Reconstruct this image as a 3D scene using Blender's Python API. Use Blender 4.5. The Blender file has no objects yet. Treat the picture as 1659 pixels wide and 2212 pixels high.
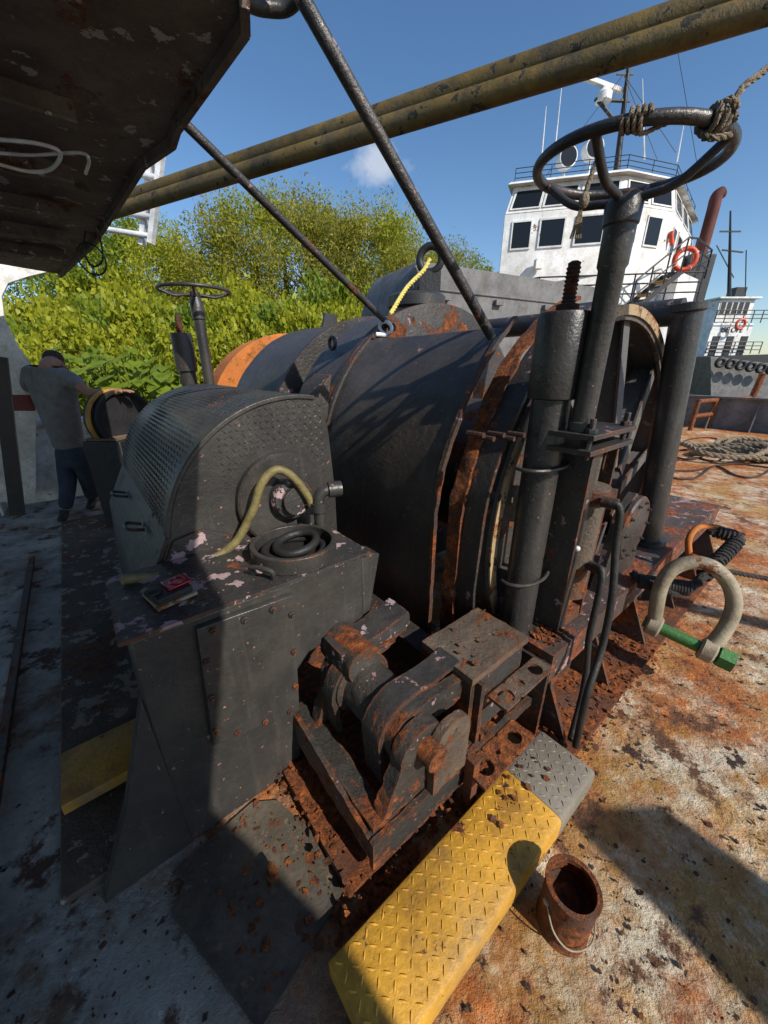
import bpy, bmesh, math, random
import numpy as np
from mathutils import Vector, Matrix, noise
random.seed(7); rng=np.random.default_rng(7)
K=.88
R=math.radians; PI=math.pi
PT=R(21.5); CP,SP=math.cos(PT),math.sin(PT)
E1=Vector((math.sin(R(51)),math.cos(R(51)),0)); E2=Vector((-math.cos(R(51)),math.sin(R(51)),0)); UP=Vector((0,0,1))
EYE=Vector((0,0,1.7))
C=bpy.context.scene.collection
def W(s,t,z): return E1*s+E2*t+UP*z
def ray(u,v):
    x=(u-829.5)/798; y=(1106-v)/798
    return Vector((x,CP+y*SP,-SP+y*CP))
def RZ(u,v,z): d=ray(u,v); return EYE+d*((z-1.7)/d.z)
def RY(u,v,Y): d=ray(u,v); return EYE+d*(Y/d.y)
def RT(u,v,t): d=ray(u,v); return EYE+d*(t/d.dot(E2))
def V(*a): return Vector(a)
SUNV=V(.650,-.637,.704)   # towards the sun

# ---------------- materials
def newmat(name):
    m=bpy.data.materials.new(name); m.use_nodes=True
    return m,m.node_tree,m.node_tree.nodes['Principled BSDF']
def nd(nt,t,ins=None,**kw):
    n=nt.nodes.new(t)
    for k,v in kw.items(): setattr(n,k,v)
    if ins:
        for k,v in ins.items():
            if isinstance(v,bpy.types.NodeSocket): nt.links.new(v,n.inputs[k])
            else: n.inputs[k].default_value=v
    return n
def pos(nt): return nd(nt,'ShaderNodeNewGeometry').outputs['Position']
def nz(nt,vec,scale,lo,hi,detail=6,rough=.65,dist=0,off=0):
    if off: vec=nd(nt,'ShaderNodeVectorMath',{0:vec,1:(off,off*1.7,-off)},operation='ADD').outputs[0]
    n=nd(nt,'ShaderNodeTexNoise',{'Vector':vec,'Scale':scale,'Detail':detail,'Roughness':rough,'Distortion':dist})
    return nd(nt,'ShaderNodeMapRange',{0:n.outputs[0],1:lo,2:hi}).outputs[0]
def c4(c): return (c[0],c[1],c[2],1)
def mix(nt,f,a,b):
    n=nd(nt,'ShaderNodeMix',data_type='RGBA')
    for i,v in ((0,f),(6,a),(7,b)):
        if isinstance(v,bpy.types.NodeSocket): nt.links.new(v,n.inputs[i])
        else: n.inputs[i].default_value=v if i==0 else c4(v)
    return n.outputs[2]
def mth(nt,op,a,b=0.0):
    return nd(nt,'ShaderNodeMath',{0:a,1:b},operation=op).outputs[0]
def painted(name,base,rust=.64,chip=.66,chipc=(.30,.19,.19),rough=.42,dust=.5,sc=1.0,bump=.5,orange=(.34,.095,.02),brown=(.05,.018,.01),grime=None,metal=0,spots=.7,base2=None,edge=0,streak=0):
    m,nt,b=newmat(name); P=pos(nt)
    var=nz(nt,P,2.5*sc,.35,.7,4)
    col=mix(nt,var,base,base2 or tuple(min(1,c*1.5+.006) for c in base))
    fine=nz(nt,P,45*sc,.35,.7,4,.7)
    col=mix(nt,mth(nt,'MULTIPLY',fine,.25),col,tuple(c*.4 for c in base))
    if grime:
        g=nz(nt,P,5*sc,.45,.65,7,.7,0,3.3); col=mix(nt,mth(nt,'MULTIPLY',g,.8),col,grime)
    ds=nz(nt,P,1.6*sc,.5,.72,7,.75,0,9.1)
    col=mix(nt,mth(nt,'MULTIPLY',ds,dust*.35),col,(.22,.18,.14))
    if streak:
        sv=nd(nt,'ShaderNodeVectorMath',{0:P,1:(1,1,.10)},operation='MULTIPLY').outputs[0]
        st=nz(nt,sv,22,.52,.72,5,.65,0,6.6)
        col=mix(nt,mth(nt,'MULTIPLY',st,streak),col,(.16,.13,.11))
    ch=nz(nt,P,11*sc,chip,chip+.012,7,.62,0,5.7)
    col=mix(nt,ch,col,chipc)
    sp=nz(nt,P,55*sc,spots,spots+.02,3,.5,0,2.2)
    col=mix(nt,sp,col,mix(nt,.5,chipc,orange))
    rn=nz(nt,P,22*sc,.35,.65,6,.7,0,1.2)
    rc=mix(nt,rn,brown,orange)
    rnoise=nd(nt,'ShaderNodeTexNoise',{'Vector':nd(nt,'ShaderNodeVectorMath',{0:P,1:(12.5,21,-12.5)},operation='ADD').outputs[0],'Scale':3.6*sc,'Detail':8,'Roughness':.74}).outputs[0]
    if edge:
        bv=nd(nt,'ShaderNodeBevel',{'Radius':.014},samples=3)
        gn=nd(nt,'ShaderNodeNewGeometry')
        dt=nd(nt,'ShaderNodeVectorMath',{0:bv.outputs[0],1:gn.outputs['Normal']},operation='DOT_PRODUCT').outputs['Value']
        em=nd(nt,'ShaderNodeMapRange',{0:dt,1:.995,2:.86,3:0,4:edge}).outputs[0]
        rnoise=mth(nt,'ADD',rnoise,em)
    ru=nd(nt,'ShaderNodeMapRange',{0:rnoise,1:rust,2:rust+.025}).outputs[0]
    col=mix(nt,ru,col,rc)
    nt.links.new(col,b.inputs['Base Color'])
    rm=nd(nt,'ShaderNodeMapRange',{0:mth(nt,'MAXIMUM',ru,ch),1:0,2:1,3:rough,4:.88}).outputs[0]
    rm=mth(nt,'ADD',rm,mth(nt,'MULTIPLY',fine,.12))
    nt.links.new(rm,b.inputs['Roughness'])
    h=mth(nt,'ADD',mth(nt,'MULTIPLY',fine,.35),mth(nt,'MULTIPLY',mth(nt,'MAXIMUM',ru,ch),-.6))
    h=mth(nt,'ADD',h,mth(nt,'MULTIPLY',mth(nt,'MULTIPLY',ru,rn),1.6))
    h=mth(nt,'ADD',h,mth(nt,'MULTIPLY',var,.7))
    bp=nd(nt,'ShaderNodeBump',{'Strength':bump,'Distance':.006,'Height':h})
    nt.links.new(bp.outputs[0],b.inputs['Normal'])
    return m
def plain(name,col,rough=.6,metal=0,sc=8,var=.35,bump=.2):
    m,nt,b=newmat(name); P=pos(nt)
    f=nz(nt,P,sc,.3,.7,5,.6)
    nt.links.new(mix(nt,f,tuple(c*(1-var) for c in col),tuple(min(1,c*(1+var)) for c in col)),b.inputs['Base Color'])
    b.inputs['Roughness'].default_value=rough; b.inputs['Metallic'].default_value=metal
    bp=nd(nt,'ShaderNodeBump',{'Strength':bump,'Distance':.01,'Height':nz(nt,P,sc*5,.3,.7,3)})
    nt.links.new(bp.outputs[0],b.inputs['Normal'])
    return m
M={}
M['black']=painted('black_paint',(.028,.027,.026),.66,.69,rough=.33,streak=.16,edge=.10)
M['blackclean']=painted('black_paint_clean',(.029,.028,.027),.69,.72,rough=.31,streak=.20,edge=.10)
M['drum']=painted('drum_paint',(.046,.040,.036),.68,.70,rough=.38,streak=.22,edge=.08,dust=1.0)
M['blackrust']=painted('black_paint_rusty',(.032,.029,.026),.53,.64,rough=.45,bump=1.0,edge=.12,sc=1.3)
M['blackchip']=painted('black_paint_chipped',(.031,.029,.028),.60,.635,rough=.36,bump=.8,sc=1.2,edge=.14)
M['wheel']=painted('wheel_paint',(.085,.082,.078),.60,.62,chipc=(.28,.22,.18),rough=.5,bump=.8,sc=1.2,edge=.12,streak=.3)
M['blackpeel']=painted('black_paint_peeling',(.031,.029,.029),.61,.555,chipc=(.40,.29,.30),rough=.36,bump=.8,sc=1.2,edge=.14)
M['beam']=painted('beam_red_rust',(.05,.035,.03),.515,.575,chipc=(.38,.22,.20),rough=.6,bump=1.0,sc=1.2,edge=.14,orange=(.36,.10,.03),brown=(.11,.03,.018))
M['lid']=painted('scuffed_lid',(.075,.058,.044),.55,.66,rough=.55,bump=1.0,sc=1.6,edge=.14,grime=(.15,.10,.065),dust=1.5)
M['rust']=painted('rust',(.085,.03,.014),.46,.66,chipc=(.03,.02,.018),rough=.85,bump=1.0,sc=1.6,orange=(.42,.12,.025))
M['darkrust']=painted('dark_rust',(.045,.022,.014),.53,.66,chipc=(.03,.02,.018),rough=.85,bump=1.0,sc=1.6,orange=(.28,.08,.02))
M['rustorange']=painted('rust_orange',(.42,.13,.025),.55,.7,rough=.85,orange=(.55,.19,.03),brown=(.16,.05,.02),bump=.6,sc=1.5)
M['rimedge']=painted('rim_edge',(.34,.24,.13),.55,.58,chipc=(.05,.04,.035),rough=.7,orange=(.46,.17,.04),sc=2)
M['grey']=painted('grey_steel',(.14,.14,.14),.67,.66,chipc=(.08,.07,.07),rough=.6,grime=(.08,.075,.07),streak=.3)
M['white']=painted('white_paint',(.66,.65,.61),.655,.66,chipc=(.3,.16,.12),rough=.5,grime=(.38,.35,.30),dust=.4)
M['tugwhite']=painted('tug_white',(.78,.78,.75),.635,.68,chipc=(.4,.25,.16),rough=.5,sc=.5,grime=(.55,.52,.46),dust=.4,streak=.15)
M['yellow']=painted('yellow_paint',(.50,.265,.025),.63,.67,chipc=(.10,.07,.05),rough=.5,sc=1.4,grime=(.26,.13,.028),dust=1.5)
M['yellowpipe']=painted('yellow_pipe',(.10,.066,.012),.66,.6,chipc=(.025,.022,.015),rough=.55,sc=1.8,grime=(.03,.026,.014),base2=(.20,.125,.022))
M['greyplate']=painted('worn_grey_plate',(.17,.15,.12),.60,.64,chipc=(.3,.25,.15),rough=.6,sc=1.4)
M['overhead']=painted('overhead_paint',(.13,.10,.08),.575,.61,chipc=(.42,.40,.36),rough=.8,bump=1.0,sc=1.3,orange=(.24,.08,.03),brown=(.06,.03,.02),grime=(.09,.07,.055),base2=(.21,.18,.15),streak=.2)
M['rubber']=plain('rubber',(.018,.018,.018),.55)
M['olivehose']=plain('olive_hose',(.17,.14,.055),.5,0,20,.4)
M['rope']=plain('rope_tan',(.24,.19,.13),.9,0,30,.4,.6)
M['darkrope']=plain('rope_dark',(.04,.038,.037),.9,0,30,.5,.6)
M['yrope']=plain('rope_yellow',(.60,.50,.12),.8,0,30,.3)
M['galv']=painted('galvanised',(.29,.25,.175),.60,.66,chipc=(.4,.3,.15),rough=.5,sc=2,grime=(.17,.125,.08),dust=.8)
M['green']=painted('green_paint',(.035,.15,.03),.68,.66,chipc=(.2,.3,.05),rough=.45,sc=2)
M['alu']=plain('aluminium',(.75,.76,.77),.45,.15)
m,nt,b=newmat('window_glass'); b.inputs['Base Color'].default_value=(.012,.014,.016,1); b.inputs['Roughness'].default_value=.12; b.inputs['Specular IOR Level'].default_value=.35; M['glass']=m
M['redlens']=plain('red_lens',(.30,.012,.015),.15,0,30,.2,.05)
M['redbuoy']=plain('red_buoy',(.62,.07,.02),.5)
M['tugblack']=plain('tug_black',(.018,.018,.02),.5)
M['redstripe']=plain('red_stripe',(.17,.03,.03),.6,0,3)
M['stackred']=plain('stack_brown_red',(.11,.03,.022),.8,0,3)
M['skin']=plain('skin',(.34,.17,.11),.55,0,20,.1,.1)
M['shirt']=plain('shirt_grey',(.19,.192,.195),.9,0,12,.25,.4)
M['denim']=plain('denim',(.035,.047,.075),.9,0,9,.4,.4)
M['boot']=plain('boot',(.03,.025,.022),.7)
M['hair']=plain('hair',(.07,.05,.034),.9,0,60,.5,.8)
M['wood']=plain('weathered_wood',(.16,.11,.07),.8,0,6,.4)
M['bark']=plain('bark',(.10,.08,.06),.9,0,6,.4)
def leafmat(name,a,b_,dark):
    m,nt,b=newmat(name); P=pos(nt)
    c=mix(nt,nz(nt,P,.9,.35,.65,4,.6),a,b_)
    c=mix(nt,nz(nt,P,7,.5,.75,3,.6,0,4),c,dark)
    nt.links.new(c,b.inputs['Base Color']); b.inputs['Roughness'].default_value=.5
    b.inputs['Specular IOR Level'].default_value=.3
    tr=nd(nt,'ShaderNodeBsdfTranslucent',{'Color':mix(nt,.5,c,(.42,.44,.03))})
    ms=nd(nt,'ShaderNodeMixShader',{0:.42,1:b.outputs[0],2:tr.outputs[0]})
    nt.links.new(ms.outputs[0],nt.nodes['Material Output'].inputs['Surface'])
    return m
M['leafa']=leafmat('leaves_yellow_green',(.28,.31,.016),(.42,.42,.03),(.09,.12,.014))
M['leafb']=leafmat('leaves_green',(.14,.22,.018),(.26,.32,.028),(.04,.075,.013))
M['leafc']=leafmat('leaves_olive',(.26,.25,.035),(.38,.35,.05),(.09,.09,.022))
def deckmat():
    m,nt,b=newmat('deck_worn_paint_rust'); P=pos(nt)
    s=nd(nt,'ShaderNodeVectorMath',{0:P,1:tuple(E1/K)},operation='DOT_PRODUCT').outputs['Value']
    wob=nz(nt,P,2.5,.2,.8,4)
    g=nd(nt,'ShaderNodeMapRange',{0:mth(nt,'ADD',s,mth(nt,'MULTIPLY',wob,.9)),1:.25,2:.85}).outputs[0]
    l=mix(nt,nz(nt,P,2.2,.38,.58,8,.7),(.24,.21,.17),(.56,.56,.51))
    l=mix(nt,nz(nt,P,4.5,.545,.60,9,.7,0,2),l,(.12,.055,.032))
    l=mix(nt,nz(nt,P,16,.635,.66,6,.65,0,7),l,(.03,.024,.02))
    l=mix(nt,nz(nt,P,3.1,.54,.65,9,.7,0,14),l,(.22,.14,.07))
    r=mix(nt,nz(nt,P,1.5,.43,.57,8,.74),(.50,.28,.08),(.76,.68,.52))
    r=mix(nt,nz(nt,P,5,.48,.62,9,.72,0,5),r,(.46,.22,.05))
    r=mix(nt,nz(nt,P,1.25,.445,.56,10,.82,0,21),r,mix(nt,nz(nt,P,12,.33,.60,6),(.20,.055,.018),(.58,.18,.03)))
    r=mix(nt,nz(nt,P,2.6,.57,.61,9,.76,0,44),r,(.15,.065,.028))
    r=mix(nt,nz(nt,P,6,.61,.64,9,.7,0,31),r,(.05,.022,.012))
    r=mix(nt,nz(nt,P,28,.64,.67,4,.6,0,8),r,(.07,.03,.02))
    c=mix(nt,g,l,r)
    nt.links.new(c,b.inputs['Base Color']); b.inputs['Roughness'].default_value=.72
    h=mth(nt,'ADD',nz(nt,P,4.5,.45,.6,9,.75),mth(nt,'MULTIPLY',nz(nt,P,40,.3,.7,5,.7),.7))
    h=mth(nt,'ADD',h,mth(nt,'MULTIPLY',nz(nt,P,12,.45,.6,6,.7,0,7),-.6))
    bp=nd(nt,'ShaderNodeBump',{'Strength':1.0,'Distance':.010,'Height':h}); nt.links.new(bp.outputs[0],b.inputs['Normal'])
    return m
M['deck']=deckmat()
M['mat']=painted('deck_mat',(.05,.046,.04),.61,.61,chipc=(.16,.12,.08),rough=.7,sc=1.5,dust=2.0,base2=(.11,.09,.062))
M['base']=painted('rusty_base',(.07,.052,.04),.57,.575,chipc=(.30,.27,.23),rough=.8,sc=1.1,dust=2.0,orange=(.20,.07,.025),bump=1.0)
m,nt,b=newmat('river_water'); b.inputs['Base Color'].default_value=(.05,.06,.045,1); b.inputs['Roughness'].default_value=.15
nt.links.new(nd(nt,'ShaderNodeBump',{'Strength':.3,'Distance':.1,'Height':nz(nt,pos(nt),1.2,.3,.7)}).outputs[0],b.inputs['Normal']); M['water']=m
M['bank']=plain('bank_soil',(.06,.08,.02),.9,0,1.5,.5,.5)

# ---------------- mesh builder
class MB:
    def __init__(s): s.v=[]; s.f=[]
    def add(s,vs,fs):
        n=len(s.v); s.v+=[Vector(v) for v in vs]; s.f+=[tuple(i+n for i in f) for f in fs]; return s
    def box(s,o,a,b,c):
        vs=[o,o+a,o+a+b,o+b,o+c,o+a+c,o+a+b+c,o+b+c]
        return s.add(vs,[(3,2,1,0),(4,5,6,7),(0,1,5,4),(1,2,6,5),(2,3,7,6),(3,0,4,7)])
    def bx(s,s0,s1,t0,t1,z0,z1): return s.box(W(s0,t0,z0),E1*(s1-s0),E2*(t1-t0),UP*(z1-z0))
    def wb(s,x0,x1,y0,y1,z0,z1): return s.box(V(x0,y0,z0),V(x1-x0,0,0),V(0,y1-y0,0),V(0,0,z1-z0))
    def bar(s,p,q,w,h,upv=UP):
        d=(q-p); n=d.normalized(); sd=n.cross(upv)
        if sd.length<1e-3: sd=n.cross(V(1,0,0))
        sd.normalize(); uu=sd.cross(n).normalized()
        return s.box(p-sd*w/2-uu*h/2,d,sd*w,uu*h)
    def prism(s,pts,d):
        n=len(pts); vs=list(pts)+[p+d for p in pts]
        fs=[tuple(range(n))[::-1],tuple(range(n,2*n))]+[(i,(i+1)%n,n+(i+1)%n,n+i) for i in range(n)]
        return s.add(vs,fs)
    def tube(s,pts,r,n=12,closed=False,cap=True):
        pts=[Vector(p) for p in pts]; m=len(pts)
        rs=r if isinstance(r,(list,tuple)) else [r]*m
        vs=[]; nrm=None
        for i,p in enumerate(pts):
            a=pts[(i-1)%m] if (closed or i>0) else p; b=pts[(i+1)%m] if (closed or i<m-1) else p
            d=(b-a).normalized()
            if nrm is None:
                nrm=d.cross(UP)
                if nrm.length<.05: nrm=d.cross(V(1,0,0))
            nrm=(nrm-d*nrm.dot(d)); nrm.normalize(); bn=d.cross(nrm)
            for j in range(n):
                a_=2*PI*j/n; vs.append(p+(nrm*math.cos(a_)+bn*math.sin(a_))*rs[i])
        fs=[]
        for i in range(m if closed else m-1):
            k=(i+1)%m
            for j in range(n): fs.append((i*n+j,i*n+(j+1)%n,k*n+(j+1)%n,k*n+j))
        if cap and not closed: fs+=[tuple(range(n))[::-1],tuple((m-1)*n+j for j in range(n))]
        return s.add(vs,fs)
    def lathe(s,o,ax,prof,n=32,closed=False):
        ax=ax.normalized(); a=ax.cross(V(.3,.9,.1)).normalized(); b=ax.cross(a)
        vs=[]; fs=[]; m=len(prof)
        for r,h in prof:
            for j in range(n):
                q=2*PI*j/n; vs.append(o+ax*h+(a*math.cos(q)+b*math.sin(q))*max(r,1e-4))
        for i in range(m if closed else m-1):
            k=(i+1)%m
            for j in range(n): fs.append((i*n+j,i*n+(j+1)%n,k*n+(j+1)%n,k*n+j))
        if not closed: fs+=[tuple(range(n))[::-1],tuple((m-1)*n+j for j in range(n))]
        return s.add(vs,fs)
    def ring(s,o,ax,ro,ri,h,n=48): return s.lathe(o,ax,[(ro,0),(ro,h),(ri,h),(ri,0)],n,True)
    def torus(s,o,ax,Rr,r,n=40,m=10,sx=1):
        ax=ax.normalized(); a=ax.cross(V(.3,.9,.1)).normalized(); b=ax.cross(a)
        return s.tube([o+(a*math.cos(2*PI*i/n)*sx+b*math.sin(2*PI*i/n))*Rr for i in range(n)],r,m,True)
    def sphere(s,o,r,n=12,sz=1):
        return s.lathe(o,UP,[(r*math.sin(PI*i/8),-r*sz*math.cos(PI*i/8)) for i in range(9)],n)
    def sheet(s,path,t0,t1,th,nt=12,wob=.0,rag=0):
        vs=[];m=len(path)
        nn=[]
        for i in range(m):
            a=path[max(0,i-1)]; b=path[min(m-1,i+1)]; d=Vector((b[0]-a[0],b[1]-a[1])).normalized(); nn.append((-d.y,d.x))
        for side in (0,1):
            for j in range(nt+1):
                t=t0+(t1-t0)*j/nt
                for i,(ss,zz) in enumerate(path):
                    w=wob*noise.noise(V(ss*3,t*3,zz*3))*2
                    tt=t
                    if rag and j in (0,nt): tt=t+rag*noise.noise(V(ss*14,j*5.0,zz*14))
                    if rag: w+=rag*.6*noise.noise(V(ss*11,t*20,zz*11))
                    o=w-(th if side else 0)
                    vs.append(W(ss+nn[i][0]*o,tt,zz+nn[i][1]*o))
        L=m*(nt+1); fs=[]
        for j in range(nt):
            for i in range(m-1):
                a=j*m+i; fs.append((a,a+1,a+m+1,a+m)); fs.append((L+a,L+a+m,L+a+m+1,L+a+1))
        for i in range(m-1):
            fs.append((i,L+i,L+i+1,i+1)); a=nt*m+i; fs.append((a,a+1,L+a+1,L+a))
        for j in range(nt):
            a=j*m; fs.append((a,a+m,L+a+m,L+a)); a=j*m+m-1; fs.append((a,L+a,L+a+m,a+m))
        return s.add(vs,fs)
    def loz(s,c,u,n,l=.03,w=.010,h=.0035):
        v=n.cross(u).normalized()*w/2; u=u.normalized(); e=u*l/2; q=u*l*.2; H=n*h
        c=c-n*.0006
        return s.add([c-e,c-q+v,c+q+v,c+e,c+q-v,c-q-v,c-q+H,c+q+H],[(0,1,6),(1,2,7,6),(2,3,7),(3,4,7),(4,5,6,7),(5,0,6)])
ORG={}
CT=bpy.data.textures.new('flaking','CLOUDS'); CT.noise_scale=.035; CT.noise_depth=3
def build(mb,name,mat,parent=None,bevel=0,angle=38,recalc=True,label=None,base=None,smooth=True,lump=0,far=0):
    if far: mb.v=[EYE+(v-EYE)*far for v in mb.v]
    vs=[v*K for v in mb.v]
    if parent is None:
        if base is None:
            xs=[v.x for v in vs]; ys=[v.y for v in vs]; zs=[v.z for v in vs]
            o=V((min(xs)+max(xs))/2,(min(ys)+max(ys))/2,min(zs))
        else: o=base*K
    else: o=ORG[parent.name]
    me=bpy.data.meshes.new(name); me.from_pydata([v-o for v in vs],[],mb.f); 
    if recalc or lump:
        bm=bmesh.new(); bm.from_mesh(me)
        if lump:
            bmesh.ops.triangulate(bm,faces=[f for f in bm.faces if len(f.verts)>4])
            for it in range(6):
                ee=[e for e in bm.edges if e.calc_length()>.022]
                if not ee or len(bm.verts)>9000: break
                bmesh.ops.subdivide_edges(bm,edges=ee,cuts=1,use_grid_fill=True)
        bmesh.ops.recalc_face_normals(bm,faces=bm.faces); bm.to_mesh(me); bm.free()
    if smooth:
        me.polygons.foreach_set('use_smooth',[True]*len(me.polygons)); me.set_sharp_from_angle(angle=R(angle))
    ob=bpy.data.objects.new(name,me); C.objects.link(ob); me.materials.append(M[mat] if isinstance(mat,str) else mat)
    if parent is None: ob.location=o
    else: ob.parent=parent
    ORG[ob.name]=o
    if bevel:
        md=ob.modifiers.new('Bevel','BEVEL'); md.width=bevel*K; md.segments=2; md.limit_method='ANGLE'; md.angle_limit=R(40)
    if lump:
        md=ob.modifiers.new('Flake','DISPLACE'); md.texture=CT; md.strength=lump; md.mid_level=.5
    if label: ob['label']=label
    return ob
def tag(o,label,cat,group=None,kind=None):
    if label: o['label']=label
    if cat: o['category']=cat
    if group: o['group']=group
    if kind: o['kind']=kind
    return o
def thing(name,label,cat,loc,group=None):
    o=bpy.data.objects.new(name,None); C.objects.link(o); o.location=loc*K; ORG[o.name]=loc*K
    o.empty_display_size=.1
    return tag(o,label,cat,group)
def part(name,mat,parent,fn,**kw):
    mb=MB(); fn(mb); return build(mb,name,mat,parent,**kw)
def cr(pts,n=8):
    pts=[Vector(p) for p in pts]; P=[pts[0]*2-pts[1]]+pts+[pts[-1]*2-pts[-2]]; out=[]
    for i in range(1,len(P)-2):
        for j in range(n):
            t=j/n; a,b,c,d=P[i-1],P[i],P[i+1],P[i+2]
            out.append(.5*((2*b)+(c-a)*t+(2*a-5*b+4*c-d)*t*t+(3*b-a-3*c+d)*t**3))
    out.append(pts[-1]); return out
def rope(mb,pts,r,closed=False,pitch=7):
    L=[0]
    for a,b in zip(pts,pts[1:]): L.append(L[-1]+(b-a).length)
    n=max(6,int(L[-1]/(r*1.3))); q=[]; k=0
    for i in range(n+1):
        d=L[-1]*i/n
        while k<len(L)-2 and L[k+1]<d: k+=1
        f=(d-L[k])/max(1e-6,L[k+1]-L[k]); q.append(pts[k].lerp(pts[k+1],f))
    nrm=None; fr=[]
    for i in range(n+1):
        d=(q[min(n,i+1)]-q[max(0,i-1)]).normalized()
        if nrm is None:
            nrm=d.cross(UP)
            if nrm.length<.05: nrm=d.cross(V(1,0,0))
        nrm=(nrm-d*nrm.dot(d)).normalized(); fr.append((nrm.copy(),d.cross(nrm)))
    for s_ in range(3):
        pp=[]
        for i in range(n+1):
            a=2*PI*(L[-1]*i/n)/(pitch*r)+s_*2*PI/3
            pp.append(q[i]+(fr[i][0]*math.cos(a)+fr[i][1]*math.sin(a))*r*.52)
        mb.tube(pp,r*.56,6)
    return mb
def arcp(c,Rr,a0,a1,n): return [(c[0]-Rr*math.cos(R(a0+(a1-a0)*i/n)),c[1]+Rr*math.sin(R(a0+(a1-a0)*i/n))) for i in range(n+1)]
def hexbolt(mb,o,ax,r=.014,h=.012): return mb.lathe(o,ax,[(r,0),(r,h),(r*.55,h+.001),(r*.55,h+.01)],6)
ORD=['first','second','third','fourth','fifth','sixth','seventh','eighth','ninth','tenth','eleventh','twelfth','thirteenth','fourteenth','fifteenth','sixteenth','seventeenth','eighteenth','nineteenth','twentieth','twenty-first','twenty-second','twenty-third']

# ================= SETTING
dk=part('deck','deck',None,lambda mb:mb.add([W(-9,-9,0),W(15,-9,0),W(15,6.7,0),W(-9,6.7,0)],[(0,1,2,3)])); tag(dk,'worn ship deck with white paint and orange rust','deck',kind='structure')
wt=part('water','water',None,lambda m:m.add([V(-900,-900,-1.3),V(900,-900,-1.3),V(900,900,-1.3),V(-900,900,-1.3)],[(0,1,2,3)])); tag(wt,'river water','water',kind='structure')
hb=part('ship_hull','tugblack',None,lambda mb:mb.bx(-9,15,-9,6.7,-1.6,-.01)); tag(hb,'black hull of the boat under the worn deck','ship hull',kind='structure')
def bankf(mb):
    nx,ny=40,24; vs=[];fs=[]
    for j in range(ny+1):
        for i in range(nx+1):
            s=-60+i*2.6; t=9.5+j*2.5
            z=-1.6+min(2.2,(t-9.5)*.45)+noise.noise(V(s*.2,t*.2,0))*.5
            vs.append(W(s,t,z))
    for j in range(ny):
        for i in range(nx): a=j*(nx+1)+i; fs.append((a,a+1,a+nx+2,a+nx+1))
    mb.add(vs,fs)
bk=part('river_bank','bank',None,bankf); tag(bk,'green overgrown river bank','river bank',kind='structure')

# ================= FOLIAGE
def leaf_mesh(name,pts,size,mat,aspect=.5,droop=.3):
    n=len(pts)
    d=rng.normal(size=(n,3)); d[:,2]-=droop; d/=np.linalg.norm(d,axis=1)[:,None]
    w=rng.normal(size=(n,3)); w-=d*(w*d).sum(1)[:,None]; w/=np.linalg.norm(w,axis=1)[:,None]
    L=size*rng.uniform(.5,1.5,n)[:,None]
    a=pts-d*L/2; b=pts+w*L*aspect/2; c=pts+d*L/2; e=pts-w*L*aspect/2
    vs=np.stack([a,b,c,e],1).reshape(-1,3)*K
    me=bpy.data.meshes.new(name); me.vertices.add(4*n); me.vertices.foreach_set('co',vs.ravel())
    me.loops.add(4*n); me.loops.foreach_set('vertex_index',np.arange(4*n)); me.polygons.add(n)
    me.polygons.foreach_set('loop_start',np.arange(n)*4); me.polygons.foreach_set('loop_total',np.full(n,4)); me.update(calc_edges=True)
    me.materials.append(mat); return me
def crown_pts(n,w,h,z0,clumps,seed,spiky=.0):
    r=np.random.default_rng(seed); P=[]
    for i in range(clumps):
        a=r.uniform(0,2*PI); q=r.uniform(0,1)**.6; zz=r.uniform(0,1)
        wid=w*(.35+.65*math.sin(PI*min(1,zz*.85+.18)))
        c=np.array([math.cos(a)*q*wid,math.sin(a)*q*wid,z0+h*zz])
        rad=w*r.uniform(.11,.28)
        k=n//clumps
        d=r.normal(size=(k,3)); d/=np.linalg.norm(d,axis=1)[:,None]
        d*= (r.uniform(.35,1.15,k)[:,None])
        d[:,2]*=.8+spiky
        P.append(c+d*rad)
    return np.concatenate(P)
def tree_proto(name,seed,mat,n=9000,size=.17,spiky=0,clumps=46,label='',asp=.5):
    root=thing(name,label,'tree',V(0,0,0),'trees on the river bank')
    P=crown_pts(n,2.3,4.4,1.5,clumps,seed,spiky)
    me=leaf_mesh('crown',P,size,M[mat],asp); c=bpy.data.objects.new('crown',me); C.objects.link(c); c.parent=root
    mb=MB(); r=random.Random(seed)
    mb.tube([V(0,0,0),V(.1,0,1.5),V(0,.1,3),V(.05,0,4.8)],[.2,.15,.1,.03],8)
    for i in range(9):
        a=r.uniform(0,2*PI); z=r.uniform(1,3.8); L=r.uniform(.9,1.7)
        p=V(.05,0,z); q=p+V(math.cos(a)*L,math.sin(a)*L,L*.8); mb.tube([p,p.lerp(q,.5)+V(0,0,.1),q],[.07,.04,.012],6)
    build(mb,'trunk','bark',root)
    return root
def copy_tree(o,parent=None):
    c=o.copy(); C.objects.link(c)
    if parent: c.parent=parent
    for ch in list(o.children): copy_tree(ch,c)
    return c
protos=[tree_proto('willow_tree',3,'leafa',22000,.092,.5,84,asp=.4),tree_proto('leafy_tree',5,'leafb',22000,.095,0,78),tree_proto('olive_tree',8,'leafc',22000,.085,.6,84,asp=.4)]
spots=[(60,520,17,1),(170,470,16,1),(260,465,17,1),(330,500,15,0),(400,535,19,1),(470,465,17,2),(540,440,18,0),(600,430,19,2),(660,436,17,2),(715,480,19,0),(765,470,18,2),(815,475,19,2),(860,478,17.5,0),(885,540,16,2),(915,550,26,1),(985,545,26,2),(1030,580,28,1)]
lab={0:'yellow-green tree',1:'dense green tree',2:'feathery olive tree'}
used=set()
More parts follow.
